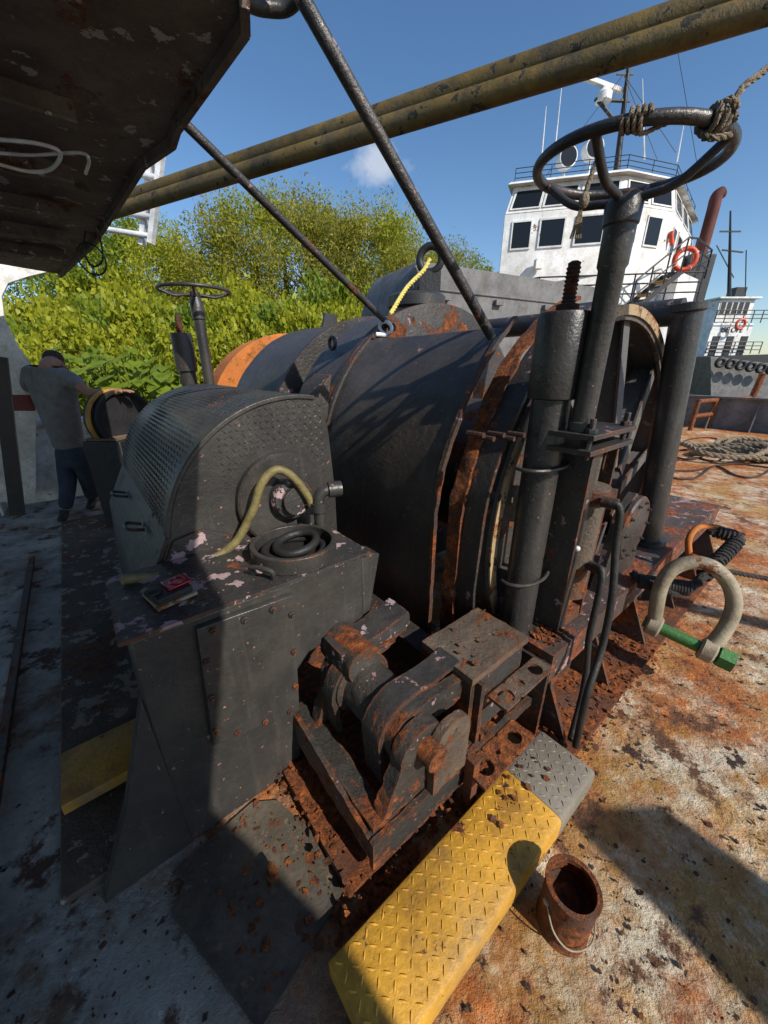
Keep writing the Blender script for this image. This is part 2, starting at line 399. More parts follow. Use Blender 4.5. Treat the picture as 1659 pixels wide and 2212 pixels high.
for i,(u,v,Y,k) in enumerate(spots):
    top=RY(u,v,Y); o=protos[k] if k not in used else copy_tree(protos[k]); used.add(k)
    h=top.z+1.0; sc=h/5.95
    o.location=V(top.x,Y,-1.0)*K; o.rotation_euler.z=random.uniform(0,6.28); o.scale=(sc*random.uniform(.75,1.0),sc*random.uniform(.75,1.0),sc)
    o['label']=f'{lab[k]}, {ORD[i]} from the left in the tree line on the bank'
def bush_proto(name,seed,mat,size=.13,n=7000,asp=.6):
    P=crown_pts(n,1.5,1.5,.1,34,seed)
    root=thing(name,'',"bush",V(0,0,0),'bushes along the bank edge')
    me=leaf_mesh('foliage',P,size,M[mat],asp); c=bpy.data.objects.new('foliage',me); C.objects.link(c); c.parent=root
    mb=MB(); r=random.Random(seed)
    for i in range(7):
        a=r.uniform(0,6.28); mb.tube([V(0,0,-.5),V(math.cos(a)*.3,math.sin(a)*.3,.6),V(math.cos(a)*.8,math.sin(a)*.8,1.4)],[.04,.03,.01],5)
    build(mb,'stem','bark',root); return root
bps=[bush_proto('leafy_bush',21,'leafa',.085,12000),bush_proto('leafy_bush',22,'leafb',.085,12000),bush_proto('vine_bush',23,'leafa',.07,12000)]
bs=[(30,640,11,1,1.5),(90,600,13,0,1.6),(150,650,10.5,0,1.3),(230,600,13,1,1.7),(300,590,12.5,0,1.6),(340,660,10.5,2,1.3),(400,610,12.5,1,1.5),(450,680,10.5,0,1.3),(510,600,13,0,1.6),(560,660,11.5,2,1.4),(610,590,13.5,1,1.5),(660,620,12,0,1.4),(720,590,14,2,1.5),(770,620,12.5,0,1.4),(830,580,14,1,1.5),(880,600,14,0,1.3),(500,560,14.5,0,1.7),(200,540,15,0,1.7),(700,540,15,1,1.6),(60,700,9.7,0,1.2),(260,700,9.8,1,1.1)]
bs.sort(); ub=set()
for i,(u,v,Y,k,sc) in enumerate(bs):
    top=RY(u,v,Y); o=bps[k] if k not in ub else copy_tree(bps[k]); ub.add(k)
    z0=-1.0; hz=(top.z-z0)/1.95
    o.location=V(top.x,Y,z0)*K; o.rotation_euler.z=random.uniform(0,6.28); o.scale=(sc,sc,hz)
    o['label']=('bright yellow-green' if k!=1 else 'darker green')+f' bush under the trees, {ORD[i]} from the left'
def elephant(u,v,Y,i):
    base=RY(u,v,Y)
    root=thing('big_leaf_plant','big-leaved green plant beside the yellow rimmed sheave, on the bank edge','plant',V(base.x,base.y,-.8),'big-leaved plants by the bulwark')
    mb=MB(); ms=MB(); r=random.Random(i)
    for k in range(12):
        a=r.uniform(0,6.28); q=r.uniform(.15,.6); top=V(base.x+math.cos(a)*q,base.y+math.sin(a)*q*.6,base.z-r.uniform(0,.7))
        ms.tube([V(base.x,base.y,-.8),V(base.x,base.y,.2).lerp(top,.5),top],.012,5)
        d=V(math.cos(a),-abs(math.sin(a))-.3,-.6).normalized(); sd=d.cross(UP).normalized(); L=r.uniform(.25,.4)
        pts=[top+d*(-.3*L)+sd*.28*L,top+d*.0*L+sd*.48*L,top+d*.45*L+sd*.32*L,top+d*1.0*L,top+d*.45*L-sd*.32*L,top-sd*.48*L,top+d*(-.3*L)-sd*.28*L,top]
        n_=len(mb.v); mb.v+=[Vector(p) for p in pts]; mb.f+=[(n_+7,n_,n_+1,n_+2,n_+3),(n_+7,n_+3,n_+4,n_+5,n_+6)]
    build(mb,'leaf_cluster','leafb',root,recalc=False,smooth=False); build(ms,'stem','leafb',root)
for i,(u,v,Y) in enumerate([(120,735,8.6),(170,760,8.2),(230,750,8.4),(280,770,8.0),(330,790,8.0),(200,800,7.9),(350,755,8.8),(90,770,8.2)]): elephant(u,v,Y,i)

# ================= WINCH
WN=thing('towing_winch','large black towing winch with curved drum covers on the rusty deck','winch',W(1.9,2.2,0))
cc=(2.1,1.05); FD=1.12
part('drum_cover','drum',WN,lambda m:m.sheet([(1.09,.34),(1.075,.6),(1.07,.85)]+arcp(cc,1.03,0,51,24),.99,1.9,.018,16,.006),bevel=.002,far=FD,label='main curved drum cover in brownish black paint')
def edge(mb,Rr,t0,t1,a1,th=.03,c=cc,z0=.3,rag=0):
    mb.sheet([(c[0]-Rr,z0+.05*k) for k in range(int((.8-z0)/.05)+1)]+arcp(c,Rr,0,a1,40),t0,t1,th,2,.002,rag)
part('cover_edge_strip','blackrust',WN,lambda m:edge(m,1.042,.974,.992,54,.02,cc,.3,.008),far=FD,label='rusted right edge of the main drum cover')
part('cover_edge_strip','blackchip',WN,lambda m:edge(m,1.048,1.895,1.93,60),far=FD)
part('drum_flange','blackrust',WN,lambda m:m.lathe(W(2.1,1.935,1.05),E2,[(.4,0),(1.02,0),(1.045,.01),(1.045,.05),(1.0,.06),(.4,.06)],96),far=FD,label='inner drum flange with rusty rim')
part('side_cover','drum',WN,lambda m:m.sheet([(1.09,.5),(1.085,.8)]+arcp(cc,1.01,0,115,34),2.0,2.42,.02,8,.004),bevel=.002,far=FD)
part('lifting_eye','black',WN,lambda m:m.torus(RT(718,745,2.25)+UP*.01,E1,.035,.012,20,8),far=FD)
part('rear_cover','drum',WN,lambda m:m.sheet([(1.09,.5),(1.085,.8)]+arcp(cc,1.0,0,120,34),2.75,3.68,.02,8,.005),bevel=.002,far=FD,label='rear curved drum cover further back')
part('drum_flange','blackchip',WN,lambda m:m.lathe(W(2.1,2.68,1.05),E2,[(.4,0),(1.03,0),(1.03,.04),(.4,.04)],80),far=FD)
part('drum_flange','rustorange',WN,lambda m:(m.lathe(W(2.1,4.28,1.05),E2,[(.5,0),(.98,0),(1.0,.01),(1.0,.05),(.98,.2),(.98,.42),(.5,.42)],80)),far=FD,label='bright orange rusted drum end behind')
part('drum_core','blackrust',WN,lambda m:m.lathe(W(2.1,.96,1.05),E2,[(.45,0),(.45,3.5)],40),far=FD)
part('lifting_eye','black',WN,lambda m:m.prism([W(1.95,3.3,2.04),W(2.12,3.3,2.05),W(2.1,3.3,2.15),W(1.98,3.3,2.16)],E2*.03),far=FD)
def rim(m):
    m.ring(W(2.15,.80,1.02),E2,.93,.905,.15,96); m.ring(W(2.15,.79,1.02),E2,.945,.885,.018,96)
part('brake_rim','wheel',WN,rim,far=FD,label='open spoked wheel rim with worn rusty edge')
part('rim_edge','rimedge',WN,lambda m:m.ring(W(2.15,.779,1.02),E2,.948,.905,.008,96),far=FD)
part('web_disc','blackrust',WN,lambda m:m.ring(W(2.15,.94,1.02),E2,.92,.1,.015,64),far=FD)
for i in range(9):
    a=2*PI*i/9+.12; d=E1*math.cos(a)+UP*math.sin(a); n=E1*(-math.sin(a))+UP*math.cos(a); o=W(2.15,0,1.02)
    part('spoke_web','wheel',WN,lambda m:(m.prism([o+d*.18+E2*.72,o+d*.9+E2*.83,o+d*.9+E2*.938,o+d*.18+E2*.938],n*.018),m.prism([o+d*.18+E2*.715-n*.03,o+d*.9+E2*.822-n*.03,o+d*.9+E2*.822+n*.045,o+d*.18+E2*.715+n*.045],E2*.012)),far=FD)
part('brake_band','blackchip',WN,lambda m:m.sheet([(1.20,.3),(1.16,.6),(1.14,.8)]+arcp((2.15,1.02),1.0,5,70,24),.80,.90,.015,6,.006),far=FD,label='brake band with flaking black paint')
part('band_edge','rust',WN,lambda m:m.sheet([(1.13,.45+.05*k) for k in range(9)]+arcp((2.15,1.02),1.02,5,72,44),.895,.965,.015,6,.004,.014),far=FD,label='broad flaking orange rust band beside the drum cover')
def bandbolts(m):
    for k in range(5):
        p=RT(1030+k*22,938+(k%2)*8,.80); m.lathe(p-E2*.03,E2,[(.010,0),(.010,.07)],8)
part('band_bolt_row','darkrust',WN,bandbolts)
def beam(m):
    m.bx(1.40,4.45,.53,.93,.455,.5); m.bx(1.40,4.45,.53,.56,.34,.455); m.bx(1.40,4.45,.9,.93,.34,.455)
part('base_beam','beam',WN,beam,lump=.008,label='near base beam, red rusted with pink primer patches')
part('beam_web','blackrust',WN,lambda m:(m.bx(1.4,4.4,.63,.66,.03,.34)),bevel=.003)
part('beam_foot','rust',WN,lambda m:(m.bx(1.32,4.45,.36,.85,0,.03)),lump=.008)
for s_ in (1.45,1.95,2.5,3.1,3.7,4.3):
    part('gusset_plate','blackrust',WN,lambda m:m.prism([W(s_,.56,.34),W(s_,.63,.34),W(s_,.63,.03),W(s_,.42,.03)],E1*.02))
part('base_beam','black',WN,lambda m:(m.bx(1.0,4.4,5.4,5.75,.4,.5),m.bx(1.0,4.4,5.5,5.55,0,.4)),bevel=.004)
part('cross_beam','blackrust',WN,lambda m:m.bx(1.0,1.12,.9,5.4,.25,.45),bevel=.004)
part('cross_beam','blackrust',WN,lambda m:m.bx(4.2,4.4,.93,5.4,.25,.48),bevel=.004)
part('bearing_plate','blackchip',WN,lambda m:m.prism([W(2.06,.62,.5),W(2.60,.62,.5),W(2.46,.62,.95),W(2.3,.62,1.05),W(2.16,.62,.95)],E2*.05),bevel=.004)
BC=part('bearing_cover','blackchip',WN,lambda m:m.lathe(W(2.32,.62,.84),-E2,[(.19,0),(.19,.02),(.18,.03),(.09,.035),(.08,.04),(.0,.045)],48))
for i in range(10):
    a=2*PI*i/10; part('bolt','black',BC,lambda m:hexbolt(m,W(2.32,.592,.84)+(E1*math.cos(a)+UP*math.sin(a))*.155,-E2,.011,.010))
def tp(m): m.lathe(W(1.46,.76,.46),UP,[(.105,0),(.105,.04),(.074,.045),(.072,1.12),(.090,1.125),(.092,1.13),(.092,1.41),(.087,1.42),(.0,1.425)],40)
TPo=part('tension_post','blackclean',WN,tp,label='thick vertical post with a wider upper sleeve')
for z in (.80,1.32):
    part('band_clamp','black',TPo,lambda m:m.tube([W(1.46,.76,z)+E1*(.145*math.cos(a))*1.0+E2*(-.088*math.sin(a)) for a in [R(x) for x in range(-20,201,12)]],.008,8))
def screw(m):
    pr=[(.04,0),(.04,.03),(.022,.035)]
    for i in range(9): pr+=[(.025,.04+i*.013),(.020,.0465+i*.013)]
    pr+=[(.022,.16),(.012,.166)]
    m.lathe(W(1.49,.77,1.88),UP,pr,16)
part('screw_spindle','darkrust',WN,screw,label='rusty threaded spindle above the thick post')
SX,SY=.746,1.418
part('spindle_pole','blackclean',WN,lambda m:m.lathe(V(SX,SY,1.475),UP,[(.048,0),(.048,.03),(.040,.035),(.040,.52),(.046,.53),(.046,.635),(.052,.64),(.054,.69),(.044,.71)],28))
def brk(m):
    for z in (1.395,1.452): m.bx(1.40,1.80,.55,.76,z,z+.020)
    for s_ in (1.44,1.76):
        for t_ in (.58,.73): m.lathe(W(s_,t_,1.375),UP,[(.011,0),(.011,.15)],8); m.lathe(W(s_,t_,1.472),UP,[(.022,0),(.022,.018)],6)
part('spindle_bracket','blackchip',WN,brk,bevel=.002)
part('side_channel','blackchip',WN,lambda m:(m.bx(1.56,1.58,.60,.84,.5,1.39),m.bx(1.58,1.63,.60,.612,.5,1.39)),bevel=.002)
part('side_channel','blackrust',WN,lambda m:(m.bx(1.80,1.815,.60,.68,.5,1.39)),bevel=.002)
CY=part('brake_cylinder','lid',WN,lambda m:m.lathe(W(1.70,.65,.66),UP,[(.085,0),(.085,.04),(.078,.045),(.078,.50),(.09,.505),(.09,.55),(.03,.56),(.03,.70),(.0,.71)],36),label='short fat rusty hydraulic cylinder between the two channels')
part('cylinder_collar','rust',CY,lambda m:(m.ring(W(1.70,.65,1.14),UP,.094,.07,.06,32)))
part('clevis','darkrust',CY,lambda m:(m.bx(1.655,1.67,.62,.70,1.28,1.38),m.bx(1.73,1.745,.62,.70,1.28,1.38),m.lathe(W(1.635,.66,1.30),E1,[(.03,0),(.03,.13)],16)),bevel=.002)
part('cylinder_foot','rust',CY,lambda m:(m.bx(1.63,1.78,.6,.72,.5,.56),m.bx(1.66,1.75,.63,.69,.56,.66)),lump=.006)
part('cylinder_fitting','alu',CY,lambda m:m.sphere(RT(1247,1185,.565),.012))
part('hydraulic_hose','rubber',WN,lambda m:m.tube(cr([RT(1315,1085,.52),RT(1338,1100,.48),RT(1330,1180,.46),RT(1322,1290,.42),RT(1300,1400,.40),RT(1268,1500,.38),RT(1243,1612,.37)]),.015,12))
part('hydraulic_hose','rubber',WN,lambda m:m.tube(cr([RT(1275,1220,.56),RT(1300,1235,.5),RT(1290,1300,.48),RT(1272,1380,.47),RT(1262,1480,.44),RT(1232,1600,.40)]),.015,12))
part('hose_fitting','darkrust',WN,lambda m:(m.tube([RT(1300,1083,.56),RT(1335,1090,.5)],.024,10)))
part('hose_fitting','darkrust',WN,lambda m:(m.tube([RT(1262,1215,.6),RT(1302,1236,.5)],.024,10)))
pb0,pb1=V(1.93,2.45,.5),V(1.775,2.45,2.06); pax=(pb1-pb0).normalized()
part('frame_post','blackclean',WN,lambda m:(m.lathe(pb0,pax,[(.12,0),(.12,.03),(.086,.03),(.082,1.5),(.098,1.51),(.098,1.55),(.0,1.56)],32)),label='black round post right of the brake rim')
part('cross_pipe','blackchip',WN,lambda m:m.tube([pb1-UP*.06+E2*.02,pb1-UP*.06+E2*4.2],.075,24),label='thick horizontal pipe from the right post across behind the winch')
part('frame_post','black',WN,lambda m:m.lathe(pb1*1.0+E2*4.2-UP*1.6,UP,[(.085,0),(.085,1.5)],24))
def proj_np(P):
    d=P[:,1]*CP-(P[:,2]-1.7)*SP
    return np.stack([829.5+798*P[:,0]/d,1106-798*(P[:,1]*SP+(P[:,2]-1.7)*CP)/d],1)
tgt=np.array([(1158,372),(1225,300),(1310,272),(1400,262),(1510,252),(1585,300),(1545,345),(1440,395),(1330,428),(1225,415)],float)
rg_=np.random.default_rng(1); th=np.linspace(0,2*PI,72,endpoint=False)
def circ(p):
    cx,cy,cz,rr,tx,ty=p; n=np.array([-tx,-ty,1.]); n/=np.linalg.norm(n); a=np.cross(n,[0,1,0]); a/=np.linalg.norm(a); b=np.cross(n,a)
    return np.array([cx,cy,cz])+rr*(np.outer(np.cos(th),a)+np.outer(np.sin(th),b))
def err(p):
    q=proj_np(circ(p)); d=((tgt[:,None]-q[None])**2).sum(2).min(1); 
    return d.sum()+((p[0]-SX)/.03)**2*300+((p[1]-SY)/.04)**2*300+((p[2]-2.25)/.05)**2*60
bp_=np.array([SX,SY,2.25,.27,.1,.1]); be=err(bp_); sg=np.array([.05,.05,.04,.04,.08,.08])
for it in range(5000):
    c_=bp_+rg_.normal(size=6)*sg*(1 if it<1200 else .25 if it<3000 else .06); e_=err(c_)
    if e_<be: bp_,be=c_,e_
HWC=V(*bp_[:3]); HR_=float(bp_[3]); HTX,HTY=float(bp_[4]),float(bp_[5])
def handwheel(c,Rw,rt,hubz,tx,ty,ns,parent,phase=.4,hub=None):
    nrm=V(-tx,-ty,1).normalized(); hw=MB(); a=nrm.cross(V(0,1,0)).normalized(); b=nrm.cross(a)
    hw.tube([c+(a*math.cos(2*PI*i/56)+b*math.sin(2*PI*i/56))*Rw for i in range(56)],rt,12,True)
    o=build(hw,'handwheel','black',parent)
    hub=hub or V(c.x,c.y,hubz)
    for i in range(ns):
        q=phase+2*PI*i/ns; e=c+(a*math.cos(q)+b*math.sin(q))*(Rw-.005)
        part('spoke','black',o,lambda m:m.tube(cr([hub,hub.lerp(e,.25)-nrm*.015,hub.lerp(e,.6)-nrm*.035,e],5),rt*.8,10))
    part('hub','blackchip',o,lambda m:m.lathe(hub-UP*.03,UP,[(.040,0),(.045,.01),(.045,.05),(.03,.06)],20))
    return o
hw=handwheel(HWC,HR_,.0155,2.26,HTX,HTY,4,WN,.75,V(SX,SY,2.17)); hw['label']='large handwheel on the tall spindle, rope tied to its rim'
fw=RY(420,628,4.02); handwheel(fw,.31,.016,fw.z-.03,0,0,4,WN)
part('spindle_pole','black',WN,lambda m:m.lathe(V(fw.x,fw.y,.5),UP,[(.05,0),(.05,fw.z-.75),(.06,fw.z-.74),(.06,fw.z-.6),(.04,fw.z-.55)],20))
fp=RY(390,720,3.75)
part('tension_post','black',WN,lambda m:(m.lathe(V(fp.x,fp.y,.5),UP,[(.07,0),(.07,1.15),(.09,1.16),(.09,fp.z-.5),(.0,fp.z-.49)],24)))
part('screw_spindle','darkrust',WN,lambda m:m.lathe(V(fp.x,fp.y,fp.z),UP,[(.03,0),(.026,.12),(.012,.17)],10))
# gear guard
gc=(.76,.98); GR=.60; TN=1.60; TF=3.08
apath=arcp(gc,GR,8,104,30)
def guard(m):
    m.sheet(apath,TN,TF,.016,10,.002)
    n=42
    for i in range(n):
        a=R(10+ (101-10)*i/(n-1))
        for j in range(50):
            t=TN+.02+(TF-TN-.04)*(j+.5*(i%2))/50
            nr=E1*(-math.cos(a))+UP*math.sin(a); tg=E1*math.sin(a)+UP*math.cos(a)
            p=W(gc[0]-GR*math.cos(a),t,gc[1]+GR*math.sin(a))
            dr=(tg+E2*(1 if (i+j)%2 else -1)).normalized()
            m.loz(p,dr,nr,.026,.008,.0028)
GG=part('gear_guard','blackclean',WN,guard,label='rounded gear guard of diamond tread plate')
def gface(m):
    pts=[(.03,.2),(.05,.80),(.165,1.04)]+apath[1:]+[(.93,1.40),(.95,1.1),(.95,.2)]
    m.prism([W(a,TN-.022,b) for a,b in pts],E2*.020)
    for i in range(20):
        for j in range(20):
            s_=.42+i*.026; z_=1.22+j*.026
            if (s_-gc[0])**2+(z_-gc[1])**2<(GR-.02)**2 and (s_-.66)**2+(z_-1.14)**2>.24**2 and s_<.89:
                m.loz(W(s_,TN-.0225,z_),(E1+UP*(1 if (i+j)%2 else -1)).normalized(),-E2,.024,.007,.0026)
part('guard_face','blackclean',WN,gface,label='near face of the gear guard')
part('guard_trim','black',WN,lambda m:m.sheet(arcp(gc,GR+.006,8,100,30),TN-.03,TN+.03,.02,2),bevel=.004)
part('guard_skirt','blackchip',WN,lambda m:m.sheet([(-.03,.05),(.0,.45),(.035,.82),(.175,1.09)],TN-.02,TF+.02,.016,10,.003),label='sloped skirt below the tread plate guard',bevel=.003)
part('lower_housing','blackpeel',WN,lambda m:m.prism([W(a,TN-.038,b) for a,b in [(.0,.2),(.055,.80),(.185,1.05),(.30,1.07),(.44,.99),(.50,.2)]],E2*.014),label='lower housing panel with peeled pinkish paint')
for t_ in (1.9,2.5):
    part('grab_handle','black',WN,lambda m:m.tube(cr([W(.12,t_,1.0),W(.06,t_,1.02),W(.06,t_+.09,1.02),W(.12,t_+.09,1.0)],4),.008,8))
HB=part('shaft_housing','black',WN,lambda m:m.lathe(W(.66,TN-.02,1.13),-E2,[(.215,0),(.215,.035),(.205,.045),(.0,.05)],56),label='low round housing on the guard face')
part('shaft_gland','blackpeel',HB,lambda m:m.lathe(W(.68,TN-.07,1.14),-E2,[(.10,0),(.10,.03),(.09,.045),(.065,.05),(.065,.08),(.0,.085)],32),label='chipped pink and black gland')
for i in range(6):
    a=2*PI*i/6+.3; part('bolt','blackpeel',HB,lambda m:hexbolt(m,W(.68,TN-.105,1.14)+(E1*math.cos(a)+UP*math.sin(a))*.08,-E2,.013,.012))
part('strap_plate','blackchip',WN,lambda m:m.prism([W(1.03,1.9,1.25),W(1.10,1.9,1.3),W(1.16,1.9,1.66),W(1.08,1.9,1.58)],E2*.2),bevel=.003)
# brake linkage
BL=part('linkage_frame','blackrust',WN,lambda m:(m.prism([W(.42,.58,.16),W(.42,1.2,.16),W(.42,1.2,.30),W(.42,1.1,.33),W(.42,.58,.25)],E1*.02),
    m.bx(.42,1.0,.575,.595,.12,.26),m.bx(.44,1.0,.595,.66,.24,.255),m.bx(.44,.52,.6,1.2,.27,.285),m.bx(.98,1.0,.58,1.1,.12,.3)),lump=.012,label='heavily rusted low frame under the brake linkage')
part('linkage_leg','rust',WN,lambda m:(m.bx(.5,.53,.62,.65,0,.14)),lump=.008)
part('linkage_leg','rust',WN,lambda m:(m.bx(.86,.9,.52,.56,0,.3)),lump=.008)
def cheek(m,t,th,s0,s1,zt,r):
    sc=(s0+s1)/2; pts=[(s0,.26),(s1,.26)]+[(sc+r*math.cos(a),zt+r*math.sin(a)) for a in [R(x) for x in range(-10,191,20)]]
    m.prism([W(a,t,b) for a,b in pts],E2*th)
part('cheek_plate','blackrust',BL,lambda m:cheek(m,.60,.055,.47,.85,.47,.105),lump=.016,label='near rounded cheek plate, deeply rusted')
part('cheek_plate','lid',BL,lambda m:cheek(m,.560,.032,.68,.86,.47,.095),lump=.012)
part('cheek_plate','blackrust',BL,lambda m:cheek(m,1.05,.055,.48,.86,.49,.12),lump=.016)
part('pivot_roller','blackrust',BL,lambda m:m.lathe(W(.67,.665,.48),E2,[(.105,0),(.105,.29),(.130,.295),(.130,.33),(.105,.335),(.105,.37),(.06,.375),(.06,.5)],36),lump=.012,label='chunky roller between the cheek plates')
part('pivot_pin','rust',BL,lambda m:(m.lathe(W(.67,.54,.48),E2,[(.045,0),(.045,.7)],20)),lump=.008)
part('band_strap','blackchip',BL,lambda m:m.sheet([(.56,.22),(.55,.36)]+arcp((.68,.47),.138,-10,100,12)+[(.80,.60),(.95,.62)],.70,.80,.020,2),lump=.010)
part('band_strap','blackrust',BL,lambda m:m.sheet([(.54,.26),(.53,.40)]+arcp((.68,.46),.16,0,110,12)+[(.85,.61)],.97,1.04,.024,2),lump=.012)
part('link_lever','blackpeel',BL,lambda m:m.prism([W(.58,.98,.55),W(.80,.98,.56),W(.95,.98,.63),W(.93,.98,.70),W(.76,.98,.66),W(.58,.98,.66)],E2*.13),lump=.018)
part('link_knuckle','blackrust',BL,lambda m:(m.lathe(W(.66,.93,.60),E2,[(.08,0),(.08,.22),(.035,.225),(.035,.26),(0,.26)],24)),lump=.014)
part('link_arm','blackrust',BL,lambda m:m.prism([W(.66,.66,.58),W(.74,.66,.60),W(1.02,.66,.56),W(1.02,.66,.47),W(.78,.66,.47)],E2*.04),lump=.012)
LBX=part('linkage_box','lid',WN,lambda m:(m.bx(.92,1.30,.61,.88,.575,.61)),lump=.012,label='broad rusty brown square lid of the linkage bracket')
part('box_side','blackrust',LBX,lambda m:(m.bx(.93,.955,.62,.87,.36,.575)),lump=.006)
part('box_side','blackrust',LBX,lambda m:(m.bx(.957,1.285,.62,.64,.38,.575)),lump=.006)
part('box_side','blackrust',LBX,lambda m:(m.bx(1.26,1.285,.642,.87,.03,.575)),lump=.006)
part('box_leg','blackrust',LBX,lambda m:(m.bx(.957,.98,.59,.618,.03,.572)),lump=.006)
def holeplate(m,s0,s1,t0,t1,z,holes,th=.014):
    n=24; ed=[s0]+[ (holes[i][0]+holes[i+1][0])/2 for i in range(len(holes)-1)]+[s1]
    for i,(hs,ht,r) in enumerate(holes):
        a0,a1=ed[i],ed[i+1]; outer=[];inner=[]
        for k in range(n):
            q=2*PI*(k+.5)/n; c_,s_=math.cos(q),math.sin(q)
            kx=((a1-hs) if c_>0 else (hs-a0))/abs(c_); ky=((t1-ht) if s_>0 else (ht-t0))/abs(s_)
            kk=min(kx,ky); outer.append((hs+c_*kk,ht+s_*kk)); inner.append((hs+c_*r,ht+s_*r))
        vs=[W(a,b,z) for a,b in outer]+[W(a,b,z) for a,b in inner]+[W(a,b,z-th) for a,b in outer]+[W(a,b,z-th) for a,b in inner]
        fs=[]
        for k in range(n):
            l=(k+1)%n; fs+=[(k,l,n+l,n+k),(2*n+k,3*n+k,3*n+l,2*n+l),(n+k,n+l,3*n+l,3*n+k),(k,2*n+k,2*n+l,l)]
        m.add(vs,fs)
part('slotted_bracket','lid',WN,lambda m:holeplate(m,1.03,1.38,.515,.605,.46,[(1.09,.56,.034),(1.19,.56,.020),(1.31,.56,.032)]),label='upper bracket with three uneven holes')
part('slotted_bracket','rust',WN,lambda m:holeplate(m,.86,1.20,.46,.57,.235,[(.93,.515,.036),(1.02,.52,.012),(1.13,.515,.032)]),label='lower rusty bracket with round holes')
part('bracket_web','blackrust',WN,lambda m:(m.bx(1.0,1.38,.620,.64,.26,.37)),lump=.006)
part('bracket_web','blackrust',WN,lambda m:(m.bx(1.376,1.396,.53,.9,.03,.455)),lump=.006)
part('bracket_web','blackrust',WN,lambda m:(m.bx(.86,1.4,.575,.60,.19,.232)),lump=.006)

# ================= OIL TANK
TK=thing('oil_tank','black steel tank box with bolted plate and round open hatch','tank',W(.2,1.3,0))
def tank(m):
    pts=[(-.04,.96),(-.05,.72),(-.05,0),(.44,0),(.44,.52),(.52,.60),(.80,.62),(.80,.96)]
    m.prism([W(a,1.13,b) for a,b in pts],E2*.40)
part('tank_body','blackclean',TK,tank,bevel=.012)
part('tank_lid','blackpeel',TK,lambda m:m.bx(-.06,.83,1.115,1.555,.962,.975),lump=.005,label='chipped tank top plate')
part('corner_rib','blackclean',TK,lambda m:m.prism([W(-.048,1.125,.74),W(-.03,1.125,.0),W(-.31,1.125,.0),W(-.17,1.125,.36)],E2*.055),bevel=.004)
part('side_gusset','blackclean',TK,lambda m:m.prism([W(.80,1.14,.97),W(.90,1.14,.93),W(.88,1.14,.84),W(.82,1.14,.55),W(.80,1.14,.55)],E2*.1),bevel=.006)
cpl=[RT(425,1360,1.105),RT(635,1285,1.105),RT(648,1535,1.105),RT(460,1612,1.105)]
AP=part('access_plate','blackclean',TK,lambda m:m.prism(cpl,E2*.022),bevel=.004,label='rectangular bolted access plate')
for k in range(4):
    a,b=cpl[k],cpl[(k+1)%4]; cen=sum(cpl,Vector())/4
    for j in range(3):
        p=a.lerp(b,(j+.3)/3); p=p.lerp(cen,.09)
        part('bolt','blackchip',AP,lambda m:hexbolt(m,p,-E2,.012,.010))
HR=part('hatch_ring','black',TK,lambda m:m.ring(W(.57,1.29,.975),UP,.172,.152,.065,48),bevel=.003)
part('hatch_well','rubber',TK,lambda m:m.lathe(W(.57,1.29,.976),UP,[(.150,0),(.150,.004)],32))
part('coiled_hose','rubber',HR,lambda m:(m.torus(W(.57,1.29,.998),UP+E1*.04,.118,.018,36),m.torus(W(.585,1.30,1.02),UP-E1*.08,.092,.017,36,10,.85)))
part('hatch_handle','black',HR,lambda m:m.tube(cr([W(.38,1.24,.975),W(.365,1.22,1.02),W(.41,1.15,1.02),W(.42,1.16,.975)],4),.009,8))
part('elbow_pipe','blackclean',TK,lambda m:(m.tube(cr([W(.755,1.40,.97),W(.755,1.40,1.08),W(.755,1.40,1.14),W(.77,1.395,1.175),W(.80,1.385,1.185),W(.83,1.375,1.185)],5),.026,16),m.lathe(W(.755,1.40,.975),UP,[(.040,0),(.040,.03)],16),m.tube([W(.80,1.385,1.185),W(.855,1.365,1.185)],.036,16),m.lathe(W(.755,1.40,1.09),UP,[(.036,0),(.036,.04)],16)),label='thick vertical pipe with elbow')
hz=part('hose','olivehose',None,lambda m:m.tube(cr([W(-.01,1.46,.998),RT(380,1240,1.49),RT(450,1213,1.50),RT(508,1172,1.49),RT(545,1105,1.47),RT(565,1045,1.46),RT(597,1015,1.45),RT(632,1030,1.44),RT(662,1068,1.43),RT(676,1095,1.42)]),.018,14)); tag(hz,'tan olive hydraulic hose arching over the black tank top','hose')
hf=part('hose_end_fitting','galv',None,lambda m:(m.tube([RT(325,1258,1.48),RT(420,1228,1.495)],.024,10))); tag(hf,'grey hose fitting lying at the tank top edge','fitting')
lp=[RZ(308,1288,.980),RZ(395,1252,.980),RZ(428,1284,.980),RZ(342,1322,.980)]
TL=thing('tail_lamp','red and black rectangular tail lamp lying on the tank top','lamp',sum(lp,Vector())/4)
lc=sum(lp,Vector())/4
part('lamp_base','galv',TL,lambda m:m.prism(lp,UP*.012),bevel=.002)
part('lamp_housing','rubber',TL,lambda m:m.prism([lc.lerp(p,.86)+UP*.0125 for p in lp],UP*.022),bevel=.004)
ax_=(lp[1]-lp[0]).normalized(); ay_=(lp[3]-lp[0]).normalized()
part('lens','redlens',TL,lambda m:m.box(lc+ax_*-.012-ay_*.038+UP*.035,ax_*.075,ay_*.072,UP*.008),bevel=.003)
part('lens','rubber',TL,lambda m:m.lathe(lc-ax_*.048+UP*.035,UP,[(.026,0),(.026,.008),(.015,.012),(0,.012)],20))
part('lens_rim','redlens',TL,lambda m:m.torus(lc+ax_*.028+UP*.044,UP,.022,.004,20,6))

